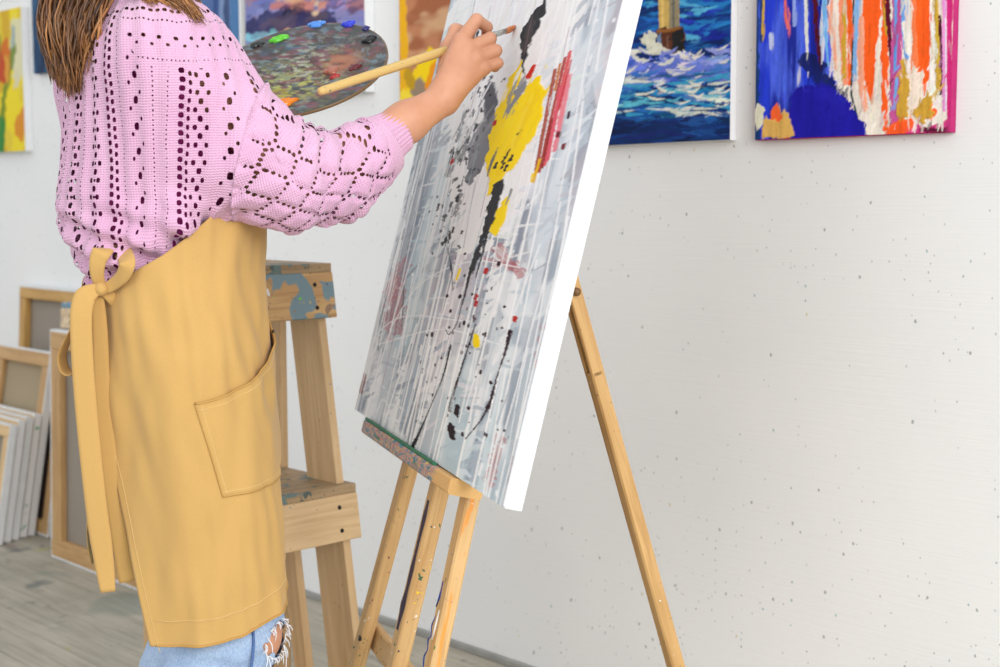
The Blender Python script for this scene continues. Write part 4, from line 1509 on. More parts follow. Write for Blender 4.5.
def split_quads(V, Q):
    """each quad into four"""
    n = len(V)
    e = np.sort(np.concatenate([Q[:, [0, 1]], Q[:, [1, 2]], Q[:, [2, 3]], Q[:, [3, 0]]]), axis=1)
    ue, inv = np.unique(e[:, 0] * n + e[:, 1], return_inverse=True)
    E = np.stack([ue // n, ue % n], 1)
    Ve = (V[E[:, 0]] + V[E[:, 1]]) / 2
    Vc = V[Q].mean(1)
    m = len(Q)
    i = inv.reshape(4, m) + n
    c = np.arange(m) + n + len(Ve)
    NQ = np.concatenate([np.stack([Q[:, 0], i[0], c, i[3]], 1), np.stack([i[0], Q[:, 1], i[1], c], 1),
                         np.stack([c, i[1], Q[:, 2], i[2]], 1), np.stack([i[3], c, i[2], Q[:, 3]], 1)])
    return np.vstack([V, Ve, Vc]), NQ


def clip_holes(V, Q, h, extra):
    """cut the triangles along h = 0, keep h > 0; extra: per-vertex arrays interpolated along"""
    Tt = np.concatenate([Q[:, [0, 1, 2]], Q[:, [0, 2, 3]]])
    k = h[Tt] > 0
    c = k.sum(1)
    n = len(V)
    out = [Tt[c == 3]]
    nv, keys = [], {}
    A, B = [], []

    def inter(a, b):
        A.append(a)
        B.append(b)
        lo, hi = np.minimum(a, b), np.maximum(a, b)
        return lo * n + hi
    pend = []
    for r in range(3):
        a, b, d = Tt[:, r], Tt[:, (r + 1) % 3], Tt[:, (r + 2) % 3]
        m = (c == 1) & k[:, r]
        if m.any():
            pend.append(np.stack([a[m], -1 - inter(a[m], b[m]), -1 - inter(a[m], d[m])], 1))
        m = (c == 2) & ~k[:, r]
        if m.any():
            ab, ad = -1 - inter(a[m], b[m]), -1 - inter(a[m], d[m])
            pend.append(np.stack([ab, b[m], d[m]], 1))
            pend.append(np.stack([ab, d[m], ad], 1))
    if pend:
        pend = np.concatenate(pend)
        neg = pend < 0
        ue, inv = np.unique(-1 - pend[neg], return_inverse=True)
        a, b = ue // n, ue % n
        t = (h[a] / (h[a] - h[b] + 1e-12))
        t = np.clip(t, .02, .98)[:, None]
        V = np.vstack([V, V[a] + (V[b] - V[a]) * t])
        extra = [np.vstack([x, x[a] + (x[b] - x[a]) * t]) for x in extra]
        pend[neg] = inv + n
        out.append(pend)
    Tn = np.concatenate(out)
    used = np.unique(Tn)
    mp = np.full(len(V), -1, dtype=np.int64)
    mp[used] = np.arange(len(used))
    return V[used], mp[Tn], [x[used] for x in extra]


# ------------------------------------------------------------------ the painter
ORG = A3(-.49, 2.06, 0)
FWD = norm(A3(.83, .556, 0))
LEFT = np.cross(UP, FWD)
person = thing('person', 'person in pink openwork jumper, mustard apron and jeans painting at the easel', 'person', ORG, FWD)


def Lc(p):
    d = np.asarray(p, float) - ORG
    return A3(d @ FWD, d @ LEFT, d[2])


def Wd(p):
    p = np.atleast_2d(np.asarray(p, float))
    return ORG + p[:, :1] * FWD + p[:, 1:2] * LEFT + p[:, 2:] * UP


LP = lambda x, y, d: Lc(PX(x, y, d))

SHR, ELR, WRR = LP(196, 52, 1.935), LP(296, 190, 1.955), LP(441, 101, 2.075)
SLV = [LP(288, 176, 1.955), LP(338, 174, 1.99), LP(369, 153, 2.014), LP(391, 135, 2.034)]      # spine of the wide right sleeve
SHL = A3(-.035, .150, 1.315)
# palette plane
PAL_C = PX(290, 72, 2.36)
PAL_1 = norm(A3(.95, .14, .285))
e2 = A3(.05, .80, .56)
PAL_2 = norm(e2 - PAL_1 * (e2 @ PAL_1))
PAL_N = np.cross(PAL_1, PAL_2)
if PAL_N[2] < 0:
    PAL_N = -PAL_N
HOLE = PAL_C - PAL_1 * .088 - PAL_2 * .028
WRL = Lc(HOLE - PAL_N * .055 - PAL_2 * .075 - PAL_1 * .045)
ELL = A3(.045, .245, 1.09)
KNR, ANR = A3(.043, -.092, .465), A3(.0, -.10, .085)
KNL, ANL = A3(.088, .088, .465), A3(.06, .10, .085)

M['skin'] = None


def skin_material():
    m, nt, b = nmat('skin', .5, .35)
    k = NT(nt, b)
    v = k.coord('Object')
    n1 = k.noise(v, 22, 3)
    n2 = k.noise(v, 240, 2)
    base = k.ramp(n1.outputs['Fac'], [(.3, T((194, 138, 108))), (.7, T((208, 154, 124)))])
    k.base(base)
    b.inputs['Subsurface Weight'].default_value = .12
    b.inputs['Subsurface Radius'].default_value = (.012, .005, .003)
    k.bump(n2.outputs['Fac'], .12, .0006)
    return m


M['skin'] = skin_material()


def build_body():
    S = Solid()
    S.ell((0, 0, .90), (.088, .140, .11), .03)
    S.ell((-.01, 0, 1.04), (.082, .120, .16), .04)
    S.ell((-.02, 0, 1.21), (.095, .148, .17), .05)
    S.cone((-.045, -.13, 1.32), (-.045, .13, 1.32), .055, .055, .05)
    S.cone((-.05, 0, 1.33), (-.045, 0, 1.46), .056, .050, .03)
    # head
    S.ell((-.052, 0, 1.555), (.096, .077, .102), .02)
    S.ell((-.004, 0, 1.512), (.062, .060, .090), .03)
    S.ell((.036, 0, 1.450), (.022, .026, .020), .02)
    S.cone((.052, 0, 1.548), (.076, 0, 1.512), .007, .0115, .012)
    S.cone((.064, -.012, 1.506), (.064, .012, 1.506), .007, .007, .008)
    S.cone((.052, -.020, 1.479), (.052, .020, 1.479), .0065, .0065, .006)
    S.cone((.062, -.010, 1.482), (.062, .010, 1.482), .005, .005, .004)
    S.cone((.048, -.036, 1.566), (.056, -.012, 1.568), .008, .008, .012)
    S.cone((.048, .036, 1.566), (.056, .012, 1.568), .008, .008, .012)
    for s in (-1, 1):
        S.ell((-.045, s * .079, 1.530), (.019, .008, .030), .006)
        S.ell((.03, s * .040, 1.515), (.026, .022, .026), .02)
    # legs
    for s, kn, an in ((-1, KNR, ANR), (1, KNL, ANL)):
        hip = A3(0, s * .085, .87)
        S.chain([hip, kn, A3(an[0] - .012, an[1], .33), an], [.068, .065, .050, .036], .03)
        if s < 0:
            S.ell(kn + A3(.026, -.027, -.004), (.042, .042, .046), .02)
        S.cone(an + A3(-.03, 0, -.045), an + A3(.12, s * .015, -.058), .034, .026, .02)
    # arms
    S.chain([A3(*SHR), ELR, ELR + (WRR - ELR) * .35, ELR + (WRR - ELR) * .75, WRR], [.044, .036, .034, .0275, .0235], .02)
    S.chain([SHL, ELL, ELL + (WRL - ELL) * .35, WRL], [.044, .037, .037, .0245], .02)
    # right hand: palm, then five separate fingers closed round the brush
    mcp = [LP(461, 41, 2.094), LP(469, 49, 2.090), LP(477, 58, 2.092), LP(483, 68, 2.098)]
    for i, (q, r) in enumerate(zip(mcp, (.0125, .0125, .0115, .0105))):
        a = WRR + (mcp[i] - WRR) * .08
        S.cone(a, q, .0205, r, .010)
    S.cone(WRR + (mcp[1] - WRR) * .25, LP(470, 60, 2.108), .020, .014, .012)
    fing = [([mcp[0], LP(476.5, 20, 2.110), LP(487, 27, 2.128), LP(486, 34, 2.142)], [.0115, .0098, .0084, .0072]),
            ([mcp[1], LP(490, 38.5, 2.106), LP(487.5, 45, 2.132), LP(478, 42.5, 2.142)], [.0112, .0098, .0086, .0076]),
            ([mcp[2], LP(496, 50.5, 2.108), LP(493, 56, 2.132), LP(482, 53, 2.142)], [.0108, .0092, .0082, .0074]),
            ([mcp[3], LP(498, 63, 2.110), LP(495, 67, 2.130), LP(485, 64, 2.138)], [.0098, .0080, .0072, .0066])]
    for P, R in fing:
        S.cone(P[0], P[1], R[0], R[1], .0028)
        S.cone(P[1], P[2], R[1], R[2], .0022)
        S.cone(P[2], P[3], R[2], R[3], .0022)
    for P, R in fing[:4]:                      # knuckle heads
        S.ell(P[0] - (P[1] - P[0]) * .02 + Lc(ORG + A3(0, -.0015, 0)), (.0116, .0116, .0116), .004)
    th = [LP(447, 74, 2.105), LP(449, 48, 2.130), LP(456, 31, 2.142), LP(470, 33, 2.150)]
    S.chain(th, [.0165, .0125, .0105, .0085], .006)
    # left hand under the palette, thumb up through its hole
    w = lambda a, b, c: Lc(HOLE + PAL_1 * a + PAL_2 * b + PAL_N * c)
    palm = w(-.005, -.005, -.045)
    S.cone(WRL, palm, .024, .020, .015)
    S.cone(palm, w(.03, .02, -.036), .021, .016, .015)
    for j, (a, b) in enumerate(((.045, .075), (.062, .062), (.072, .042), (.078, .022))):
        base = w(.020 + .006 * j, .035 - .018 * j, -.034)
        mid = w((.020 + .006 * j + a) / 2 + .006, (.035 - .018 * j + b) / 2, -.020)
        tip = w(a, b, -.0135)
        S.cone(base, mid, .0105, .009, .004)
        S.cone(mid, tip, .009, .0072, .002)
    S.chain([palm, w(-.004, -.004, -.012), w(0, 0, .012), w(.008, .004, .034)], [.016, .0115, .0105, .0085], .006)
    hp = np.array(mcp + th + [q for P, _ in fing for q in P])
    lo, hi = hp.min(0) - .016, hp.max(0) + .016
    lh = np.array([w(.08, .075, 0), w(-.05, -.08, -.07), w(0, 0, .045), WRL])
    l2, h2 = lh.min(0) - .012, lh.max(0) + .012
    fine = [[(lo[i], hi[i], .0018)] for i in range(3)]
    for i in range(3):
        fine[i].append((l2[i], h2[i], .005))
    fine[2].append((1.42, 1.66, .0045))
    fine[0].append((.02, .09, .0045))
    V, Q = S.mesh(axis_coords(-.20, .58, .009, fine[0]), axis_coords(-.34, .36, .009, fine[1]), axis_coords(-.01, 1.69, .010, fine[2]))
    for _ in range(2):
        V = V - S.grad(V, .001) * S.at(V)[:, None] * .9
    V[:, 2] = np.maximum(V[:, 2], .001)
    body = mk('body', V, Q, M['skin'], person, smooth=True, local=True)
    # face: eyes and brows
    ew = plain('eye_white', (236, 232, 228), .25, .5, vary=.01)
    iris = plain('brown_iris', (70, 46, 30), .2, .6)
    brow = plain('brown_eyebrow', (84, 56, 38), .8)
    for s in (-1, 1):
        c = A3(.043, s * .031, 1.545)
        V, F = sphere(c, (.0125, .0125, .0125), 14, 10)
        e = mk('eye', V, F, ew, body, smooth=True, local=True)
        V, F = sphere(c + A3(.0092, 0, -.001), (.004, .0055, .0055), 12, 8)
        mk('iris', V, F, iris, body, smooth=True, local=True)
        V, F = tube_geo(crv([(.058, s * .012, 1.572), (.060, s * .030, 1.577), (.044, s * .047, 1.571)], 8), [.0015, .003, .003, .003, .003, .0025, .002, .001], 6)
        mk('eyebrow', V, F, brow, body, smooth=True, local=True)
    V, F = tube_geo(crv([(.059, -.021, 1.480), (.0665, -.006, 1.4835), (.0665, .006, 1.4835), (.059, .021, 1.480)], 10), [.002, .004, .0045, .005, .005, .005, .005, .0045, .004, .002], 8)
    mk('lips', V, F, plain('lips_rose', (196, 110, 104), .4), body, smooth=True, local=True)
    return body


def sphere(c, r, nu=12, nv=8):
    V, F = [], []
    for j in range(nv + 1):
        t = math.pi * j / nv
        for i in range(nu):
            p = 2 * math.pi * i / nu
            V.append((c[0] + r[0] * math.sin(t) * math.cos(p), c[1] + r[1] * math.sin(t) * math.sin(p), c[2] + r[2] * math.cos(t)))
    for j in range(nv):
        for i in range(nu):
            a, b = j * nu + i, j * nu + (i + 1) % nu
            F.append((a, a + nu, b + nu, b))
    return V, F


build_body()


# ------------------------------------------------------------------ jeans and shoes
def denim_material():
    m, nt, b = nmat('washed_blue_denim', .9, .15)
    k = NT(nt, b)
    v = k.coord('Object')
    n1 = k.noise(v, 9, 4, .6)
    n2 = k.noise(k.coord('Object', (520, 520, 240)), 1.0, 2)
    base = k.ramp(n1.outputs['Fac'], [(.3, T((112, 142, 184))), (.52, T((158, 184, 216))), (.75, T((196, 212, 232)))])
    base = k.mix(.35, base, k.ramp(n2.outputs['Fac'], [(.3, T((110, 140, 190))), (.7, T((206, 220, 238)))]))
    k.base(base)
    k.bump(n2.outputs['Fac'], .3, .0012)
    return m


def build_jeans():
    S = Solid()
    S.ell((0, 0, .92), (.102, .152, .11), .03)
    for s, kn, an in ((-1, KNR, ANR), (1, KNL, ANL)):
        hip = A3(0, s * .078, .86)
        S.chain([hip, kn, A3(an[0] - .012, an[1], .33), an + A3(0, 0, .02)], [.084, .075, .070, .056], .03)
    V, Q = S.mesh(axis_coords(-.16, .20, .008), axis_coords(-.24, .24, .008), axis_coords(.02, 1.08, .008, [(.38, .50, .004)]))
    nrm = S.grad(V)
    wr = vnoise3(V * np.array([18, 18, 46.0]), 5) - .5 + .5 * (vnoise3(V * np.array([40, 40, 70.0]), 6) - .5)
    V = V + nrm * (wr * .010 * sstep(.72, .5, V[:, 2]))[:, None]
    # torn knee on the right leg
    c = KNR + A3(.050, -.052, -.006)
    d = (V - c) / np.array([.034, .034, .024])
    nz = (vnoise3(V * 120, 9) - .5) * .5
    h = np.linalg.norm(d, axis=1) - 1 + nz
    d2 = (V - (c + A3(.004, .0, -.046))) / np.array([.03, .03, .006])
    h = np.minimum(h, np.linalg.norm(d2, axis=1) - 1 + nz)
    # open trouser ends
    h = np.minimum(h, (V[:, 2] - .075) * 30)
    h[(V[:, 2] > .55)] = 1
    V, Tn, _ = clip_holes(V, Q, h, [])
    denim = denim_material()
    j = mk('jeans', V, Tn, denim, person, smooth=True, local=True)
    seam = plain('denim_seam_blue', (84, 112, 164), .9, vary=.2, scale=90)
    white = plain('white_fray_thread', (232, 234, 238), .9)

    def onleg(x, z, s, kn, out=.002, side=0.0):
        P = np.array([[kn[0] + x, kn[1] + side, z]])
        for _ in range(6):
            P = P - S.grad(P) * (S.at(P) - out)[:, None]
        return P[0]
    # side seam of the right leg
    P = [onleg(.010 - .02 * t, .62 - .5 * t, -1, KNR, .0025, -.10) for t in np.linspace(0, 1, 24)]
    V, F = tube_geo(P, .0022, 6)
    mk('seam', V, F, seam, j, smooth=True, local=True)
    # frayed threads round the tear
    rs = np.random.default_rng(4)
    V, F = [], []
    for i in range(46):
        a = rs.random() * 6.28
        p = onleg(.050 + .030 * math.cos(a), c[2] + .026 * math.sin(a), -1, KNR, .002, -.052 + .018 * math.cos(a))
        q = p + A3(rs.normal() * .004 + .002, rs.normal() * .004 - .003, -abs(rs.normal()) * .009 * (1 if math.sin(a) > -.3 else 1.6) - .001)
        tv, tf = tube_geo(crv([p, (p + q) / 2 + A3(.003, 0, 0), q], 5), [.0007, .0008, .0008, .0007, .0003], 4)
        F += [tuple(x + len(V) for x in f) for f in tf]
        V += list(tv)
    mk('frayed_threads', V, F, white, j, local=True)
    shoe = plain('white_canvas_shoe', (226, 224, 220), .7)
    sole = plain('rubber_sole', (244, 244, 240), .6)
    for s, an in ((-1, ANR), (1, ANL)):
        Z = Solid()
        Z.cone(an + A3(-.03, 0, -.035), an + A3(.13, s * .016, -.052), .043, .034, .02)
        Z.cone(an + A3(-.012, 0, -.01), an + A3(-.012, 0, -.04), .047, .047, .02)
        V, Q = Z.mesh(axis_coords(an[0] - .11, an[0] + .20, .006), axis_coords(an[1] - .08, an[1] + .09, .006), axis_coords(-.03, .14, .006))
        V[:, 2] = np.maximum(V[:, 2], .012)
        sh = mk('shoe', V, Q, shoe, person, smooth=True, local=True)
        n = 28
        ring = []
        for i in range(n):
            t = 2 * math.pi * i / n
            w_ = .040 + .004 * math.cos(t)
            ring.append((an[0] + .05 + .128 * math.cos(t), an[1] + s * .008 + w_ * math.sin(t)))
        V = [(x, y, z) for z in (.0, .018) for x, y in ring]
        F = [tuple(range(n - 1, -1, -1)), tuple(range(n, 2 * n))] + [(i, (i + 1) % n, n + (i + 1) % n, n + i) for i in range(n)]
        mk('sole', V, F, sole, sh, local=True)


build_jeans()


# ------------------------------------------------------------------ pink openwork jumper
def knit_material(name, c, c2):
    m, nt, b = nmat(name, .95, .1)
    k = NT(nt, b)
    uv = k.coord('UV')
    sp = k.n('ShaderNodeSeparateXYZ')
    k.l(uv, sp.inputs[0])
    # V-shaped stitches about 4 mm wide, 3 mm high
    wu = k.math('MULTIPLY', sp.outputs[0], 2 * math.pi / .42)
    vsh = k.math('MULTIPLY', k.math('ABSOLUTE', k.math('SINE', k.math('MULTIPLY', wu, .5))), 1.6)
    wv = k.math('ADD', k.math('MULTIPLY', sp.outputs[1], 2 * math.pi / .34), vsh)
    st = k.math('MULTIPLY', k.math('ADD', k.math('SINE', wv), 1.2), k.math('ADD', k.math('ABSOLUTE', k.math('SINE', k.math('MULTIPLY', wu, .5))), .25))
    v = k.coord('Object')
    fz = k.noise(v, 900, 2)
    h = k.math('ADD', st, k.math('MULTIPLY', fz.outputs['Fac'], .8))
    n1 = k.noise(v, 14, 2)
    base = k.ramp(n1.outputs['Fac'], [(.3, T(c2)), (.7, T(c))])
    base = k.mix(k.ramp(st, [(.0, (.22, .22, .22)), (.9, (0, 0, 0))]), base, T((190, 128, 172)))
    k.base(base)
    k.bump(h, .5, .0013)
    b.inputs['Sheen Weight'].default_value = .3
    b.inputs['Sheen Roughness'].default_value = .5
    return m


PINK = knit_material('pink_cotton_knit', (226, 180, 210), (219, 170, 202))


def jumper_solid():
    S = Solid()
    S.ell((-.010, 0, 1.20), (.130, .186, .175), .05)
    S.ell((-.032, .006, 1.095), (.124, .148, .112), .04)
    S.ell((-.012, 0, 1.00), (.102, .138, .10), .02)
    S.cone((-.048, -.125, 1.300), (-.040, .10, 1.300), .076, .072, .06)
    S.cone((-.05, 0, 1.34), (-.046, 0, 1.385), .082, .066, .03)
    # right sleeve, wide and drooping, narrowing to the cuff
    d = A3(0, 0, -.010)
    cuff = SLV[3]
    S.cone(SHR + A3(-.016, .02, -.036), SLV[0], .078, .067, .05)
    S.cone(A3(-.01, -.11, 1.165), SLV[0], .068, .060, .05)
    S.chain(SLV, [.063, .056, .046, .035], .03)
    # the back panel sags in a roll over the apron
    S.cone(LP(120, 246, 1.965), LP(176, 214, 1.91), .036, .024, .03)
    # left sleeve
    c2 = ELL + (WRL - ELL) * .70
    S.cone(SHL + A3(0, -.035, -.04), ELL, .072, .070, .05)
    S.cone(A3(.0, .14, 1.12), ELL, .075, .066, .05)
    S.cone(ELL, ELL + (WRL - ELL) * .4, .074, .058, .03)
    S.cone(ELL + (WRL - ELL) * .4, c2, .058, .031, .03)
    return S, cuff, c2


SEAM_P = PX(236, 145, 1.84)
SEAM_N = norm(A3(.97, .0, -.25))


def build_jumper():
    S, cuff, cuff2 = jumper_solid()
    V, Q = S.mesh(axis_coords(-.20, .50, .0045), axis_coords(-.36, .40, .0045), axis_coords(.88, 1.47, .0045))
    V, Q = split_quads(V, Q)
    for _ in range(2):
        V = V - S.grad(V) * S.at(V)[:, None]
    N = S.grad(V)
    x, y, z = V[:, 0], V[:, 1], V[:, 2]
    # ---- pattern coordinates in centimetres
    psi = np.arctan2(-(x + .018) / .135, -y / .188)
    tu, tv = psi * 17.0, z * 100.0
    Wv = Wd(V)
    onR = (Wv - SEAM_P) @ SEAM_N
    right = (onR > 0) & (y < 0.02)
    left = y > .20

    def sleeve(a, b, c):
        d1, d2 = norm(b - a), norm(c - b)
        L1 = np.linalg.norm(b - a)
        bl = sstep(-.045, .045, (V - b) @ norm(d1 + d2))
        res = []
        for p, d, o in ((a, d1, 0.0), (b, d2, L1)):
            t = (V - p) @ d
            w = V - p - t[:, None] * d
            ref = A3(.4, .9, 0)
            w1 = norm(ref - d * (ref @ d))
            w2 = np.cross(d, w1)
            res.append(((o + t) * 100, np.arctan2(w @ w2, w @ w1)))
        (s1, a1), (s2, a2) = res
        da = (a2 - a1 + math.pi) % (2 * math.pi) - math.pi
        return s1 * (1 - bl) + s2 * bl, (a1 + da * bl) * 7.0
    suR, svR = sleeve(SHR, SLV[0], SLV[3] + (SLV[3] - SLV[0]) * .2)
    suL, svL = sleeve(SHL, ELL, WRL)
    su = np.where(right, suR, suL)
    sv = np.where(right, svR, svL)
    slv = right | left

    tu = tu + 1.1 * (vnoise2(z * 11, psi * 1.6 + 4, 33) - .5) + .35 * (vnoise2(z * 40, psi * 5, 34) - .5)
    # ---- holes of the body panels
    def col(u0, w, h, pitch, off=0.0, jig=0.0, zig=0.0, zp=1.0):
        vv = (tv + off) / pitch
        i = np.floor(vv)
        f = (vv - i - .5) * pitch
        c = u0 + zig * (np.abs(((i * zp) % 2) - 1) * 2 - 1) + jig * (_hash(i.astype(np.int64), np.zeros(len(V), np.int64) + int(u0 * 10 + 400), np.zeros(len(V), np.int64), 3) - .5)
        du, dv = np.abs(tu - c) / (w / 2), np.abs(f) / (h / 2)
        return ((du ** 3 + dv ** 3) ** (1 / 3.) - 1) * min(w, h) / 2
    h = np.full(len(V), 9.0)
    D = math.radians(1) * 17
    for deg in (82, 64, 5, -38, 104, 150, -72, 178):       # lace of small diamonds
        h = np.minimum(h, col(deg * D, .70, .84, 2.3, 0, .25, .0))
        h = np.minimum(h, col(deg * D + .75, .60, .72, 2.3, 1.15, .2))
        h = np.minimum(h, col(deg * D - .75, .54, .7, 2.3, 1.15, .2))
        if deg in (82, 64, 104):
            h = np.minimum(h, col(deg * D, .42, .46, 2.3, 1.15, .3))
    for deg in (53.5, 14.4, -22, 120, 165, -55):           # ladders
        h = np.minimum(h, col(deg * D, .86, .76, 1.16, 0, .10))
        h = np.minimum(h, col(deg * D - 1.05, .50, .70, 1.16, .4, .10))
    for deg in (36.5, -8, 136, -90):                       # sparse large eyelets
        h = np.minimum(h, col(deg * D, .72, 1.0, 3.3, .6, .3))
        h = np.minimum(h, col(deg * D + .75, .40, .56, 3.3, 1.6, .2))
        h = np.minimum(h, col(deg * D - .75, .40, .56, 3.3, -.4, .2))
    for deg in (73, 45.5, 28, 21, 93):                       # pinholes
        h = np.minimum(h, col(deg * D, .28, .28, .62, 0, .05))
    ytop = (z > 1.275 + .075 * sstep(30, 48, np.degrees(psi))) & ~slv
    h = np.where(ytop, 9.0, h)
    # yoke rows over the shoulders: distance from the neck gives the row, lateral distance the stitch
    ax, ay = x + .048, y
    rr = np.hypot(ax * 1.2, ay) * 100
    an = np.arctan2(ay, ax) * 11
    yoke = ytop
    for row, w, hh, pitch, off in ((135.3, .62, .46, .95, 0), (133.9, .30, .30, .62, 0), (131.6, .62, .55, 2.1, .3), (130.6, .5, .45, 2.1, 1.35), (128.6, .28, .28, .6, 0)):
        f = (((tu + off) / pitch) % 1 - .5) * pitch
        du, dv = np.abs(f) / (w / 2), np.abs(tv + .35 * np.sin(tu * .35) - row) / (hh / 2)
        h = np.where(yoke, np.minimum(h, ((du ** 3 + dv ** 3) ** (1 / 3.) - 1) * min(w, hh) / 2), h)
    # ---- lozenge lace of the sleeves
    p, q = 5.7, 4.9
    jx = (vnoise2(su * .25, sv * .25, 3) - .5) * 1.5
    jy = (vnoise2(su * .25 + 9, sv * .25, 4) - .5) * 1.5
    Wl = (Wv - PX(300, 170, 1.9)) * 100
    la, lb, lz = Wl[:, 0] + .55 * Wl[:, 1], Wl[:, 2] - .55 * Wl[:, 1], 0
    ca, sa = math.cos(.35), math.sin(.35)
    pu, pv = la * ca + lb * sa, -la * sa + lb * ca
    bend = np.sin(pu * .11) * 1.2
    cu = np.where(right, (pu + jx) / p, (su + jx) / p)
    cv = np.where(right, (pv + bend + jy) / q, (sv + jy) / q)
    a, b_ = np.abs(cu % 1 - .5), np.abs(cv % 1 - .5)           # folded cell, 0..0.5
    hs = np.full(len(V), 9.0)
    for t in (.17, .39, .61, .83):
        pa, pb = .5 * t, .5 * (1 - t)
        hs = np.minimum(hs, np.hypot((a - pa) * p / 1.15, (b_ - pb) * q) - (.185 + .14 * vnoise2(cu * 9, cv * 9, 12)))
    keep = vnoise2(cu * 5, cv * 5, 8) > .22
    hs = np.where(keep, hs, np.maximum(hs, .12))
    slen = np.linalg.norm(SLV[0] - SHR) * 100 + np.linalg.norm(SLV[3] - SLV[0]) * 100
    hs = np.where(su > slen - 3.2, 9, hs)
    hs = np.where(right & (onR < .009), np.minimum(9, np.maximum(hs, .3)), hs)
    h = np.where(slv, hs, h)
    # raglan seam: a rib and a row of pinholes beside it
    # ---- relief: puffed lozenges, ribs, folds and blousing
    puff = (1 - np.abs(a + b_ - .5) * -2) if False else np.minimum(1, np.abs(a + b_ - .5) * 4)
    disp = np.where(slv & (su < slen - 3.2), (puff - .5) * .0045, 0)
    body = ~slv
    rib = np.cos(tu * 2 * math.pi / 3.1)
    disp += np.where(body, .0016 * rib, 0)
    fold = vnoise3(V * np.array([9, 9, 16.0]), 21) - .5
    disp += fold * .016 * np.where(slv, .9, .45)
    lower = body & (z < 1.12)
    disp += np.where(lower, (vnoise3(V * np.array([26, 26, 40.0]), 22) - .5) * .022 * sstep(1.12, 1.03, z), 0)
    disp += np.where(right, .004 * np.exp(-(onR / .006) ** 2), 0)
    dr = np.where(body & (psi > -.2) & (psi < 2.0), sstep(1.12, 1.05, z), 0)
    disp += .0055 * dr * np.sin(tv * 1.5 - tu * .42 + 1.2 * vnoise2(tu * .3, tv * .3, 41))
    # sleeve wrinkles across the elbow
    disp += np.where(right, .0028 * np.sin(su * 1.55 + sv * .25) * sstep(14, 20, su) * sstep(slen - 2, slen - 8, su), 0)
    rim = np.exp(-np.clip(h, 0, 9) / .12) * .0012
    V = V + N * (disp - 0 * rim)[:, None]
    U = np.where(right[:, None], np.stack([pv, pu], 1), np.where(left[:, None], np.stack([sv, su], 1), np.stack([tu, tv], 1)))
    # cut the sleeve ends and the lower edge open
    CUFFS = ((SLV[3], norm(norm(SLV[3] - SLV[1]) + norm(WRR - ELR))), (cuff2, norm(WRL - ELL)))
    for cp, d in CUFFS:
        e = -((V - cp) @ d + .016) * 100
        near = np.linalg.norm(V - cp, axis=1) < .09
        h = np.where(near, np.minimum(h, e), h)
    h = np.minimum(h, (V[:, 2] - .925) * 100)
    V, Tn, (U,) = clip_holes(V, Q, h, [U])
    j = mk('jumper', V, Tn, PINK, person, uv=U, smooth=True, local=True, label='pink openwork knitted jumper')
    # ribbed cuffs
    for cp, d in CUFFS:
        w1 = norm(np.cross(d, UP))
        w2 = np.cross(d, w1)
        n, m = 132, 14
        Vc, F, uv = [], [], []
        for layer in (0, 1):
            for i in range(m):
                t = i / (m - 1)
                r0 = .0395 - .0065 * t + .007 * (1 - t) ** 3 - layer * .0035
                for q_ in range(n):
                    a_ = 2 * math.pi * q_ / n
                    rb = r0 + .0017 * math.cos(a_ * 33) * (1 if layer == 0 else 0)
                    Vc.append(cp + d * (-.030 + .044 * t) + (w1 * math.cos(a_) + w2 * math.sin(a_) * .96) * rb)
                    uv.append((q_ * .16, i * .3))
        for layer in (0, 1):
            o = layer * m * n
            for i in range(m - 1):
                for q_ in range(n):
                    f = (o + i * n + q_, o + i * n + (q_ + 1) % n, o + (i + 1) * n + (q_ + 1) % n, o + (i + 1) * n + q_)
                    F.append(f if layer == 0 else f[::-1])
        for q_ in range(n):
            F.append(((m - 1) * n + q_, (m - 1) * n + (q_ + 1) % n, m * n + (m - 1) * n + (q_ + 1) % n, m * n + (m - 1) * n + q_))
        mk('cuff', np.array(Vc), F, PINK, j, uv=uv, smooth=True, local=True)
    # magenta top seen through the openings
    B = Solid()
    B.ell((-.018, 0, 1.20), (.112, .166, .155), .05)
    B.ell((-.020, 0, 1.08), (.100, .134, .105), .04)
    B.ell((-.010, 0, .99), (.090, .124, .09), .02)
    B.cone((-.048, -.12, 1.30), (-.048, .12, 1.30), .060, .060, .05)
    Vb, Qb = B.mesh(axis_coords(-.20, .14, .009), axis_coords(-.24, .24, .009), axis_coords(.88, 1.40, .009))
    mk('undershirt', Vb, Qb, fabric('magenta_jersey', (168, 52, 128), 600), person, smooth=True, local=True)


build_jumper()


# ------------------------------------------------------------------ apron
APZ = np.array([.40, .44, .65, .88, 1.0, 1.1, 1.18, 1.30])
APA = np.array([.141, .140, .136, .130, .124, .126, .124, .118])
APB = np.array([.201, .200, .195, .184, .168, .162, .14, .105])
APX = np.array([.022, .021, .016, .006, .003, .010, .014, .016])
M['apron'] = fabric('mustard_cotton_twill', (199, 160, 97), 800, vary=.03, fold=4, bump=.2)
M['apron_seam'] = plain('pale_apron_stitching', (216, 184, 126), .85, .1, vary=.05)
M['apron_fold'] = plain('apron_seam_ridge', (190, 150, 88), .9, .1, vary=.04)


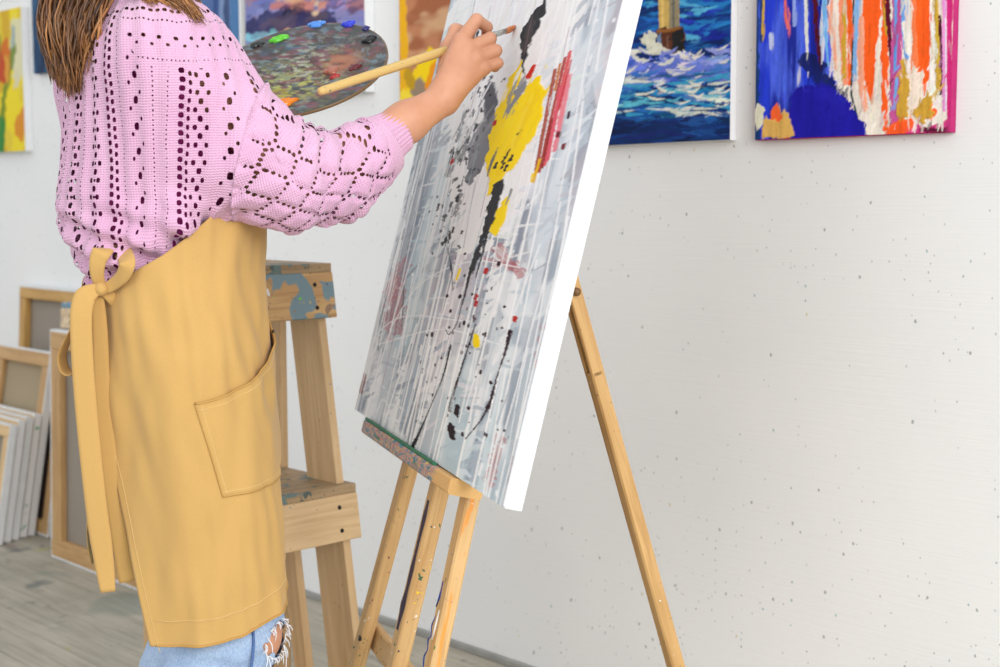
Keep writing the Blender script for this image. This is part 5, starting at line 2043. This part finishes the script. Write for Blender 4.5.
def ap_point(phi, z, off=0.0):
    """phi in radians, negative = right side, +-pi = back"""
    phi, z = np.broadcast_arrays(np.asarray(phi, float), np.asarray(z, float))
    a, b, cx = np.interp(z, APZ, APA), np.interp(z, APZ, APB), np.interp(z, APZ, APX)
    low = sstep(1.0, .45, z)
    f = .0045 * np.sin(phi * 7 + 1.0 + z * 3) * low * (1 + .6 * np.sin(phi * 3 + 2)) + .004 * np.sin(phi * 3.2 + 9 * z + .5)
    f = f + .010 * (vnoise2(phi * 2.2 + 3, z * 7 - phi * 3, 5) - .5) + .006 * (vnoise2(phi * 5 - z * 9, z * 13 + phi * 6, 6) - .5)
    # drag lines from the hip towards the pocket
    f = f + .003 * np.exp(-((phi + .9) / .5) ** 2) * np.sin(z * 60 + phi * 14) * np.exp(-((z - .86) / .07) ** 2)
    a, b = a + f + off, b + f + off
    c, s_ = np.cos(phi), np.sin(phi)
    return np.stack([cx + a * c, b * s_, z], -1)


D2R = math.pi / 180
EDZ = np.array([.40, .45, .60, .75, .86, .90, .96, 1.4])
EDR = -np.array([138, 140, 153, 165, 172, 175, 175, 175.0]) * D2R
EDL = np.array([126, 128, 150, 165, 174, 177, 177, 177.0]) * D2R
TOPP = np.array([-180, -175, -150, -122, -105, -90, -60, -30, 0, 30, 60, 90, 122, 175, 180.0]) * D2R
TOPZ = np.array([.95, .955, .985, 1.025, 1.055, 1.085, 1.13, 1.18, 1.20, 1.19, 1.16, 1.085, 1.02, .955, .95])
HEMZ = .44
HEMP = np.array([-180, -132, -90, -45, -15, 0, 180]) * D2R
HEMH = np.array([.470, .472, .486, .518, .552, .556, .53])
hem = lambda phi: np.interp(phi, HEMP, HEMH)


def build_apron():
    ns, nt_ = 260, 130
    sx, st = np.meshgrid(np.linspace(0, 1, ns), np.linspace(0, 1, nt_))
    z = HEMZ + st * .6
    for _ in range(12):
        phi = np.interp(z, EDZ, EDR) * (1 - sx) + np.interp(z, EDZ, EDL) * sx
        z = hem(phi) + st * (np.interp(phi, TOPP, TOPZ) - hem(phi))
    P = ap_point(phi, z)
    Pi = ap_point(phi, z, -.0016)
    idx = np.arange(ns * nt_).reshape(nt_, ns)
    q = np.stack([idx[:-1, :-1], idx[:-1, 1:], idx[1:, 1:], idx[1:, :-1]], -1).reshape(-1, 4)
    n = ns * nt_
    ring = np.concatenate([idx[0, :], idx[1:, -1], idx[-1, -2::-1], idx[-2:0:-1, 0]])
    r2 = np.roll(ring, -1)
    rim = np.stack([r2, ring, ring + n, r2 + n], 1)
    V = np.concatenate([P.reshape(-1, 3), Pi.reshape(-1, 3)])
    F = np.concatenate([q, q[:, ::-1] + n, rim])
    ap = mk('apron', V, F, M['apron'], person, smooth=True, local=True, label='long mustard yellow wrap apron')
    # hem and edge stitching
    ph = np.linspace(-138.5 * D2R, 128 * D2R, 220)
    for name, zz, r, m in (('hem_seam', HEMZ + .038, .0007, M['apron_seam']), ('hem_edge', HEMZ + .0015, .0016, M['apron_fold'])):
        tv, tf = tube_geo(ap_point(ph, zz - HEMZ + hem(ph), .0006), r, 5)
        mk(name, tv, tf, m, ap, smooth=True, local=True)
    zz = np.linspace(.464, .93, 90)
    tv, tf = tube_geo(ap_point(np.interp(zz, EDZ, EDR) + .075, zz, .0005), .0006, 5)
    mk('edge_seam', tv, tf, M['apron_seam'], ap, smooth=True, local=True)
    # hip pocket with a slanting mouth
    nu, nv = 70, 60
    U, W = np.meshgrid(np.linspace(0, 1, nu), np.linspace(0, 1, nv))
    left = -(97 + 12 * W) * D2R
    right_ = -12 * D2R
    phi = left * (1 - U) + right_ * U
    zb = .690 + .012 * U
    zt = .822 + .012 * U + .095 * U ** 1.6
    z = zb + (zt - zb) * W
    gape = .004 + .012 * np.exp(-((W - 1) / .18) ** 2) * np.sin(np.clip(U * 1.15, 0, 1) * math.pi) * U
    P = ap_point(phi, z, gape)
    Pi = ap_point(phi, z, gape - .0016)
    edge = (U == 0) | (U == 1) | (W == 0)
    P[edge] = ap_point(phi, z, .0015)[edge]
    idx = np.arange(nu * nv).reshape(nv, nu)
    q = np.stack([idx[:-1, :-1], idx[:-1, 1:], idx[1:, 1:], idx[1:, :-1]], -1).reshape(-1, 4)
    n = nu * nv
    ring = np.concatenate([idx[0, :], idx[1:, -1], idx[-1, -2::-1], idx[-2:0:-1, 0]])
    r2 = np.roll(ring, -1)
    rim = np.stack([r2, ring, ring + n, r2 + n], 1)
    pk = mk('pocket', np.concatenate([P.reshape(-1, 3), Pi.reshape(-1, 3)]), np.concatenate([q, q[:, ::-1] + n, rim]), M['apron'], ap, smooth=True, local=True)
    for path, r, m in ((P[-1], .0017, M['apron_fold']), (P[-5], .0006, M['apron_seam']), (P[:, 0], .0013, M['apron_fold']), (P[0], .0015, M['apron_fold']), (P[:, 2], .0005, M['apron_seam']), (P[3], .0005, M['apron_seam'])):
        tv, tf = tube_geo(path + 0, r, 5)
        mk('pocket_seam', tv, tf, m, ap, smooth=True, local=True)
    rv, rf = tube_geo([ap_point(-28 * D2R, .905, .004), ap_point(-28 * D2R, .905, .007)], .003, 8)
    mk('pocket_rivet', rv, rf, M['bolt'], ap, smooth=True, local=True)
    # ---- ties, knot and bow
    lat = A3(.97, .22, 0)
    R = lambda pts, n=30: crv([PX(*p) for p in pts], n)
    ribbon('waist_tie', R([(101, 289, 1.928), (97, 274, 1.915), (98, 260, 1.910), (103, 250, 1.915), (110, 246, 1.96)]), None, np.linspace(.015, .032, 30), .0022, M['apron'], ap)
    ribbon('waist_tie', R([(101, 290, 1.926), (112, 285, 1.918), (123, 275, 1.900), (127, 262, 1.895), (122, 250, 1.93)], 36), None, np.linspace(.014, .026, 36), .0022, M['apron'], ap)
    ribbon('waist_tie', R([(101, 291, 1.930), (107, 294, 1.930), (113, 299, 1.934), (119, 306, 1.945)]), None, np.linspace(.012, .020, 30), .0022, M['apron'], ap)
    kv, kf = sphere(Lc(PX(101, 289, 1.922)), (.009, .011, .010), 16, 10)
    mk('knot', kv, kf, M['apron'], ap, smooth=True, local=True)
    # front hanging end: folds over at the top and falls in front of the gap
    ribbon('tie_end', R([(102, 290, 1.920), (94, 291, 1.916), (86, 296, 1.911), (82, 306, 1.908), (81, 325, 1.906), (83, 370, 1.906), (88, 430, 1.91), (96, 505, 1.915), (104, 562, 1.92), (108, 592, 1.92)], 70),
           None, np.concatenate([np.linspace(.012, .029, 16), np.full(42, .030), np.linspace(.030, .021, 12)]), .0022, M['apron'], ap)
    ribbon('tie_end', R([(97, 296, 1.93), (100, 330, 1.935), (103, 400, 1.94), (112, 480, 1.945), (124, 555, 1.95), (130, 581, 1.95)], 50), lat, np.linspace(.018, .030, 50), .0022, M['apron'], ap)
    ribbon('bow_loop', R([(98, 293, 1.935), (84, 312, 1.945), (69, 338, 1.95), (62, 356, 1.955), (66, 371, 1.955), (76, 372, 1.95), (84, 350, 1.945), (94, 312, 1.94)], 40), norm(A3(.2, .95, .1)), .026, .0022, M['apron'], ap)
    # neck loop of the bib
    ribbon('neck_strap', crv([(.112, -.02, 1.19), (.092, -.005, 1.28), (.03, -.045, 1.385), (-.04, -.072, 1.40), (-.115, 0, 1.385), (-.03, .078, 1.40), (.04, .06, 1.385), (.092, .03, 1.28), (.112, .04, 1.19)], 50) @ np.array([FWD, LEFT, UP]) + ORG,
           UP, .022, .002, M['apron'], ap)


build_apron()


# ------------------------------------------------------------------ hair
def build_hair():
    m, nt, b = nmat('brown_hair', .42, .5)
    k = NT(nt, b)
    a = k.n('ShaderNodeVertexColor', layer_name='Col')
    k.base(a.outputs['Color'])
    rs = np.random.default_rng(12)
    V, F, C = [], [], []
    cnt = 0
    dark, mid, tip = lin((50, 30, 18)), lin((98, 62, 36)), lin((168, 116, 68))

    def lock(P, r, seg=16, wav=.006, tone=0.0, n=5):
        nonlocal cnt
        Q = crv(P, seg)
        t = np.linspace(0, 1, seg)
        ph = rs.random() * 6.28
        fr = 9 + rs.random() * 5
        Q = Q + (np.sin(t * fr + ph) * wav * t ** .7)[:, None] * A3(.9, .2, 0) + (np.cos(t * fr * .8 + ph) * wav * t ** .7)[:, None] * A3(.1, .8, .3)
        rad = r * (1 - .25 * t) * np.where(t > .8, 1 - ((t - .8) / .2) ** 2 * .85, 1)
        tv, tf = tube_geo(Q, rad, n)
        V.append(tv)
        F.extend([tuple(x + cnt for x in f) for f in tf])
        cnt += len(tv)
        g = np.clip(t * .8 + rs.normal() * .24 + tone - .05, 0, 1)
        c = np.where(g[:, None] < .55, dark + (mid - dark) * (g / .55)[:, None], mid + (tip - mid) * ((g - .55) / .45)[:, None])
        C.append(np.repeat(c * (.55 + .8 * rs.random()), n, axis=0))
    HC = A3(-.052, 0, 1.560)

    def scalp(th, ph):
        """th from crown, ph: 0 front, pi back"""
        return Wd(HC + A3(.104 * math.sin(th) * math.cos(ph), .085 * math.sin(th) * math.sin(ph), .110 * math.cos(th)))[0]
    # cap of hair following the skull, then the long fall down the back
    for i in range(1500):
        u = rs.random()
        ph = (.42 + 1.16 * u) * math.pi          # around the back from ear to ear
        th0 = rs.random() * 1.0
        right = math.sin(ph) < -.25 if False else ph > math.pi
        a0, a1, a2 = scalp(th0, ph), scalp(1.25, ph), scalp(1.9, ph)
        v = rs.random()
        jit = rs.normal(size=3) * .006
        if u < .80:
            x = 44 + 52 * v + rs.normal() * 2
            lean_ = v
            mid1 = PX(52 + 66 * v, -28 + rs.normal() * 4, 1.99 + .10 * rs.random() - .05 * v)
            mid2 = PX(42 + 56 * v, 22 + rs.normal() * 6, 1.955 + .10 * rs.random() - .045 * v)
            ye = 94 - 26 * abs(v - .50) * 1.6 + rs.normal() * 4
            if v > .72:
                ye = 78 - rs.random() * 14
            end = PX(56 + 38 * v + rs.normal() * 2, ye, 1.955 + .08 * rs.random() - .03 * v)
            lock([a0, a1, a2 * .5 + mid1 * .5 + jit, mid1, mid2, end], .0012 + rs.random() * .0012, 20, .0075, .0)
        else:
            w_ = rs.random()
            mid1 = PX(140 + 30 * w_, -40 + rs.normal() * 4, 1.93)
            mid2 = PX(136 + 44 * w_, -14 + rs.normal() * 3, 1.905)
            end = PX(150 + 52 * w_ ** .8 + rs.normal() * 3, 4 + 20 * w_ ** 2 + rs.normal() * 3, 1.885 - .01 * rs.random())
            lock([a0, a1, a2 * .4 + mid1 * .6, mid1, mid2, end], .0014 + rs.random() * .0014, 16, .004, .05)
    # crown and side locks that cover the top of the skull and hang beside the face
    for i in range(420):
        ph = rs.random() * 2 * math.pi
        back = .5 - .5 * math.cos(ph)
        e = 1.15 + .8 * back
        pts = [scalp(t, ph + .12 * math.sin(t * 4)) + rs.normal(size=3) * .002 for t in np.linspace(.02, e, 6)]
        lock(pts, .003 + rs.random() * .002, 12, .002, -.1)
    for i in range(70):                          # one curl lies on the far shoulder
        w_ = rs.random()
        lock([scalp(.8, 4.4), PX(186 + 6 * w_, -25, 1.98), PX(196 + 4 * w_, 12, 1.965), PX(205 + 3 * w_, 32 + rs.normal() * 1.5, 1.955), PX(219 + rs.normal() * 1.5, 42 + rs.normal() * 2, 1.95)], .0014, 14, .002, .25)
    V = np.vstack(V)
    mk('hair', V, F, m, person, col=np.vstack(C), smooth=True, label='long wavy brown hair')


build_hair()


# ------------------------------------------------------------------ palette and brush
def build_palette():
    o = thing('palette', 'oval wooden palette covered in mixed oil paint, held beyond the pink sleeve', 'palette', PAL_C, PAL_1, PAL_N)
    e2 = np.cross(PAL_N, PAL_1)
    pc = lambda px, py: (lambda p: (float((p - PAL_C) @ PAL_1), float((p - PAL_C) @ e2)))(hit(px, py, PAL_C, PAL_N))
    A, B, th = .168, .152, .005
    hx, hy = float((HOLE - PAL_C) @ PAL_1), float((HOLE - PAL_C) @ e2)
    # painted top as a polar grid round the thumb hole
    nr, na = 110, 300
    ang = np.linspace(0, 2 * math.pi, na, endpoint=False)
    inner = np.stack([hx + .015 * np.cos(ang), hy + .013 * np.sin(ang)], -1)
    # outer point: ray from the hole to the oval, slightly egg-shaped
    t = np.zeros(na)
    for i, a_ in enumerate(ang):
        lo, hi = 0.0, .6
        for _ in range(30):
            m_ = (lo + hi) / 2
            x, y = hx + m_ * math.cos(a_), hy + m_ * math.sin(a_)
            if (x / A) ** 2 + (y / (B * (1 + .10 * x / A))) ** 2 < 1:
                lo = m_
            else:
                hi = m_
        t[i] = lo
    outer = np.stack([hx + t * np.cos(ang), hy + t * np.sin(ang)], -1)
    f = np.linspace(0, 1, nr)[:, None, None]
    G2 = inner[None] * (1 - f) + outer[None] * f
    x, y = G2[..., 0], G2[..., 1]
    C = np.ones(x.shape + (3,)) * lin((60, 66, 62))

    def wash(col, sc, lo, hi, amt, seed, reg=1.0):
        n = fbm2(x * sc * 1.7 + 9, y * sc * 2.2 + 4 + x * sc, seed, 4)
        mm = (sstep(lo, hi, n) * amt * reg)[..., None]
        C[:] = C * (1 - mm) + lin(col) * mm
    g = lambda cx, cy, r: np.exp(-(((x - cx) ** 2 + (y - cy) ** 2) / r ** 2))
    wash((44, 58, 56), 18, .4, .6, .9, 1)
    wash((58, 84, 54), 16, .5, .62, .8, 21, np.clip(g(-.08, .04, .09), 0, 1))
    wash((70, 30, 32), 11, .40, .52, 1.0, 2, np.clip(g(.03, .02, .11) + g(-.06, .02, .07), 0, 1))
    wash((150, 160, 120), 40, .50, .60, .9, 3, np.clip(g(.03, -.02, .06) + g(-.02, -.05, .05), 0, 1))
    wash((166, 150, 60), 30, .50, .62, .9, 4, np.clip(g(-.04, -.07, .06) + g(-.10, -.04, .05), 0, 1))
    wash((120, 140, 150), 44, .60, .67, .7, 5)
    wash((60, 90, 120), 34, .55, .65, .8, 6, np.clip(g(.02, .08, .07), 0, 1))
    wash((96, 92, 50), 20, .5, .64, .8, 7, np.clip(g(-.12, 0, .07), 0, 1))
    wash((36, 40, 44), 26, .58, .66, .7, 8)
    wash((196, 196, 110), 70, .58, .64, .8, 12, np.clip(g(.0, -.05, .07), 0, 1))
    wash((120, 70, 84), 34, .58, .66, .8, 13)
    wash((186, 190, 170), 60, .60, .66, .8, 9, np.clip(g(.02, .0, .09), 0, 1))
    wash((120, 56, 48), 30, .52, .62, .8, 10, np.clip(g(.06, -.06, .05) + g(.10, -.02, .05), 0, 1))
    wash((178, 120, 92), 18, .44, .54, .85, 11, np.clip(g(.085, -.02, .03) * 1.4, 0, 1))
    lum = C.mean(-1, keepdims=True)
    C = np.clip((lum + (C - lum) * 1.25) * .8, 0, 1)
    rim = np.clip((f[..., 0] - .985) / .015, 0, 1)[..., None]
    C = C * (1 - rim) + lin((120, 92, 60)) * rim
    rel = .0008 * fbm2(x * 90, y * 90, 15, 3)
    Vt = np.stack([x, y, th / 2 + rel * np.clip((1 - f[..., 0]) * 30, 0, 1)], -1)
    Vb = np.stack([x[[0, -1]], y[[0, -1]], np.full((2, na), -th / 2)], -1)
    V = np.concatenate([Vt.reshape(-1, 3), Vb.reshape(-1, 3)])
    idx = np.arange(nr * na).reshape(nr, na)
    j1 = np.roll(np.arange(na), -1)
    q = np.stack([idx[:-1], idx[1:], idx[1:][:, j1], idx[:-1][:, j1]], -1).reshape(-1, 4)
    bi, bo = nr * na + np.arange(na), nr * na + na + np.arange(na)
    q2 = np.stack([bo, bi, bi[j1], bo[j1]], -1)
    q3 = np.stack([idx[-1], bo, bo[j1], idx[-1][j1]], -1)
    q4 = np.stack([bi, idx[0], idx[0][j1], bi[j1]], -1)
    col = np.concatenate([C.reshape(-1, 3), np.ones((2 * na, 3)) * lin((150, 116, 76))])
    board = mk('board', V, np.concatenate([q, q2, q3, q4]), colmat('palette_paint', .38, .5), o, col=col, local=True, smooth=False)
    rs = np.random.default_rng(2)
    for (px, py, r, c, st) in ((317, 26, .0085, (84, 150, 236), 1.5), (349, 26, .0085, (40, 60, 214), 1.3), (366, 30, .007, (30, 34, 110), 1.1), (370, 41, .009, (16, 20, 24), 1.2),
                               (278, 41, .0085, (96, 206, 40), 1.7), (257, 47, .008, (20, 34, 28), 1.2), (234, 60, .008, (24, 26, 30), 1.2), (287, 105, .0115, (246, 136, 28), 1.2),
                               (324, 92, .008, (246, 170, 30), 1.3), (356, 69, .008, (96, 24, 34), 1.4), (331, 73, .0095, (170, 106, 86), 1.3), (335, 78, .006, (170, 30, 30), 1.2)):
        cx, cy = pc(px, py)
        n, mm = 22, 7
        Vv, Ff = [], []
        seed = int(px)
        for j in range(mm):
            tt = j / (mm - 1)
            for i in range(n):
                a_ = 2 * math.pi * i / n
                rr = r * (1 + 1.1 * (vnoise2(math.cos(a_) * 2.6 + seed, math.sin(a_) * 2.6, seed) - .42)) * math.cos(tt * math.pi / 2 * .97) ** .6
                Vv.append((cx + rr * st * math.cos(a_), cy + rr * math.sin(a_), th / 2 + .0002 + r * .62 * math.sin(tt * math.pi / 2) * (.75 + .5 * float(vnoise2(a_ * 1.3, tt * 3, seed + 1)))))
        for j in range(mm - 1):
            for i in range(n):
                k2 = (i + 1) % n
                Ff.append((j * n + i, j * n + k2, (j + 1) * n + k2, (j + 1) * n + i))
        Ff.append(tuple(range((mm - 1) * n, mm * n)))
        mk('paint_blob', Vv, Ff, plain('fresh_oil_paint', c, .25, .55, vary=.1, scale=200), board, smooth=True, local=True)


build_palette()


def build_brush():
    tipd = hit(515, 28, P0, CN)
    a = PX(318.5, 92, 1.96)
    # handle end a, tip on the canvas
    d = norm(tipd - a)
    L = np.linalg.norm(tipd - a)
    o = thing('paintbrush', 'long wooden paintbrush with a flat rust-tipped head held against the canvas', 'paintbrush', a, norm(np.cross(UP, d)), d)
    at = lambda t: a + d * (L * t)
    wd = wood('pale_brush_handle', (212, 182, 116), (186, 148, 82), paint=[(160, .68, (120, 130, 110)), (120, .70, (90, 100, 70))], grain=1.5)
    tube('handle', [at(0), at(.004), at(.02), at(.2), at(.55), at(.72), at(.80), at(.86)], [.0030, .0052, .0062, .0066, .0070, .0064, .0050, .0042], wd, o, 14)
    metal = plain('nickel_ferrule', (196, 196, 190), .25, .6, metal=.9, vary=.04)
    # ferrule flattens from round to flat
    side = norm(np.cross(d, CN))
    nn = np.cross(side, d)
    V, F, n = [], [], 16
    st = [(.85, .0046, .0046), (.865, .0048, .0048), (.90, .0050, .0044), (.945, .0066, .0028)]
    for t, ra, rb in st:
        for i in range(n):
            q = 2 * math.pi * i / n
            V.append(at(t) + side * ra * math.cos(q) + nn * rb * math.sin(q))
    for j in range(len(st) - 1):
        for i in range(n):
            F.append((j * n + i, j * n + (i + 1) % n, (j + 1) * n + (i + 1) % n, (j + 1) * n + i))
    F += [tuple(range(n - 1, -1, -1)), tuple(range((len(st) - 1) * n, len(st) * n))]
    mk('ferrule', V, F, metal, o, smooth=True)
    for t in (.872, .884):
        tv, tf = tube_geo([at(t) + (side * math.cos(q) + nn * math.sin(q)) * .0050 for q in np.linspace(0, 6.29, 20)], .0005, 5)
        mk('ferrule_ridge', tv, tf, metal, o, smooth=True)
    V, F = [], []
    st = [(.943, .0064, .0026), (.965, .0078, .0034), (.985, .0080, .0026), (.996, .0064, .0010)]
    for t, ra, rb in st:
        for i in range(n):
            q = 2 * math.pi * i / n
            V.append(at(t) + side * ra * math.cos(q) * (1 + .06 * math.sin(q * 5 + t * 40)) + nn * rb * math.sin(q))
    for j in range(len(st) - 1):
        for i in range(n):
            F.append((j * n + i, j * n + (i + 1) % n, (j + 1) * n + (i + 1) % n, (j + 1) * n + i))
    F += [tuple(range(n - 1, -1, -1)), tuple(range((len(st) - 1) * n, len(st) * n))]
    mk('bristles', V, F, plain('rust_loaded_bristles', (204, 128, 84), .7, vary=.25, scale=300, bump=.5), o, smooth=True)


build_brush()
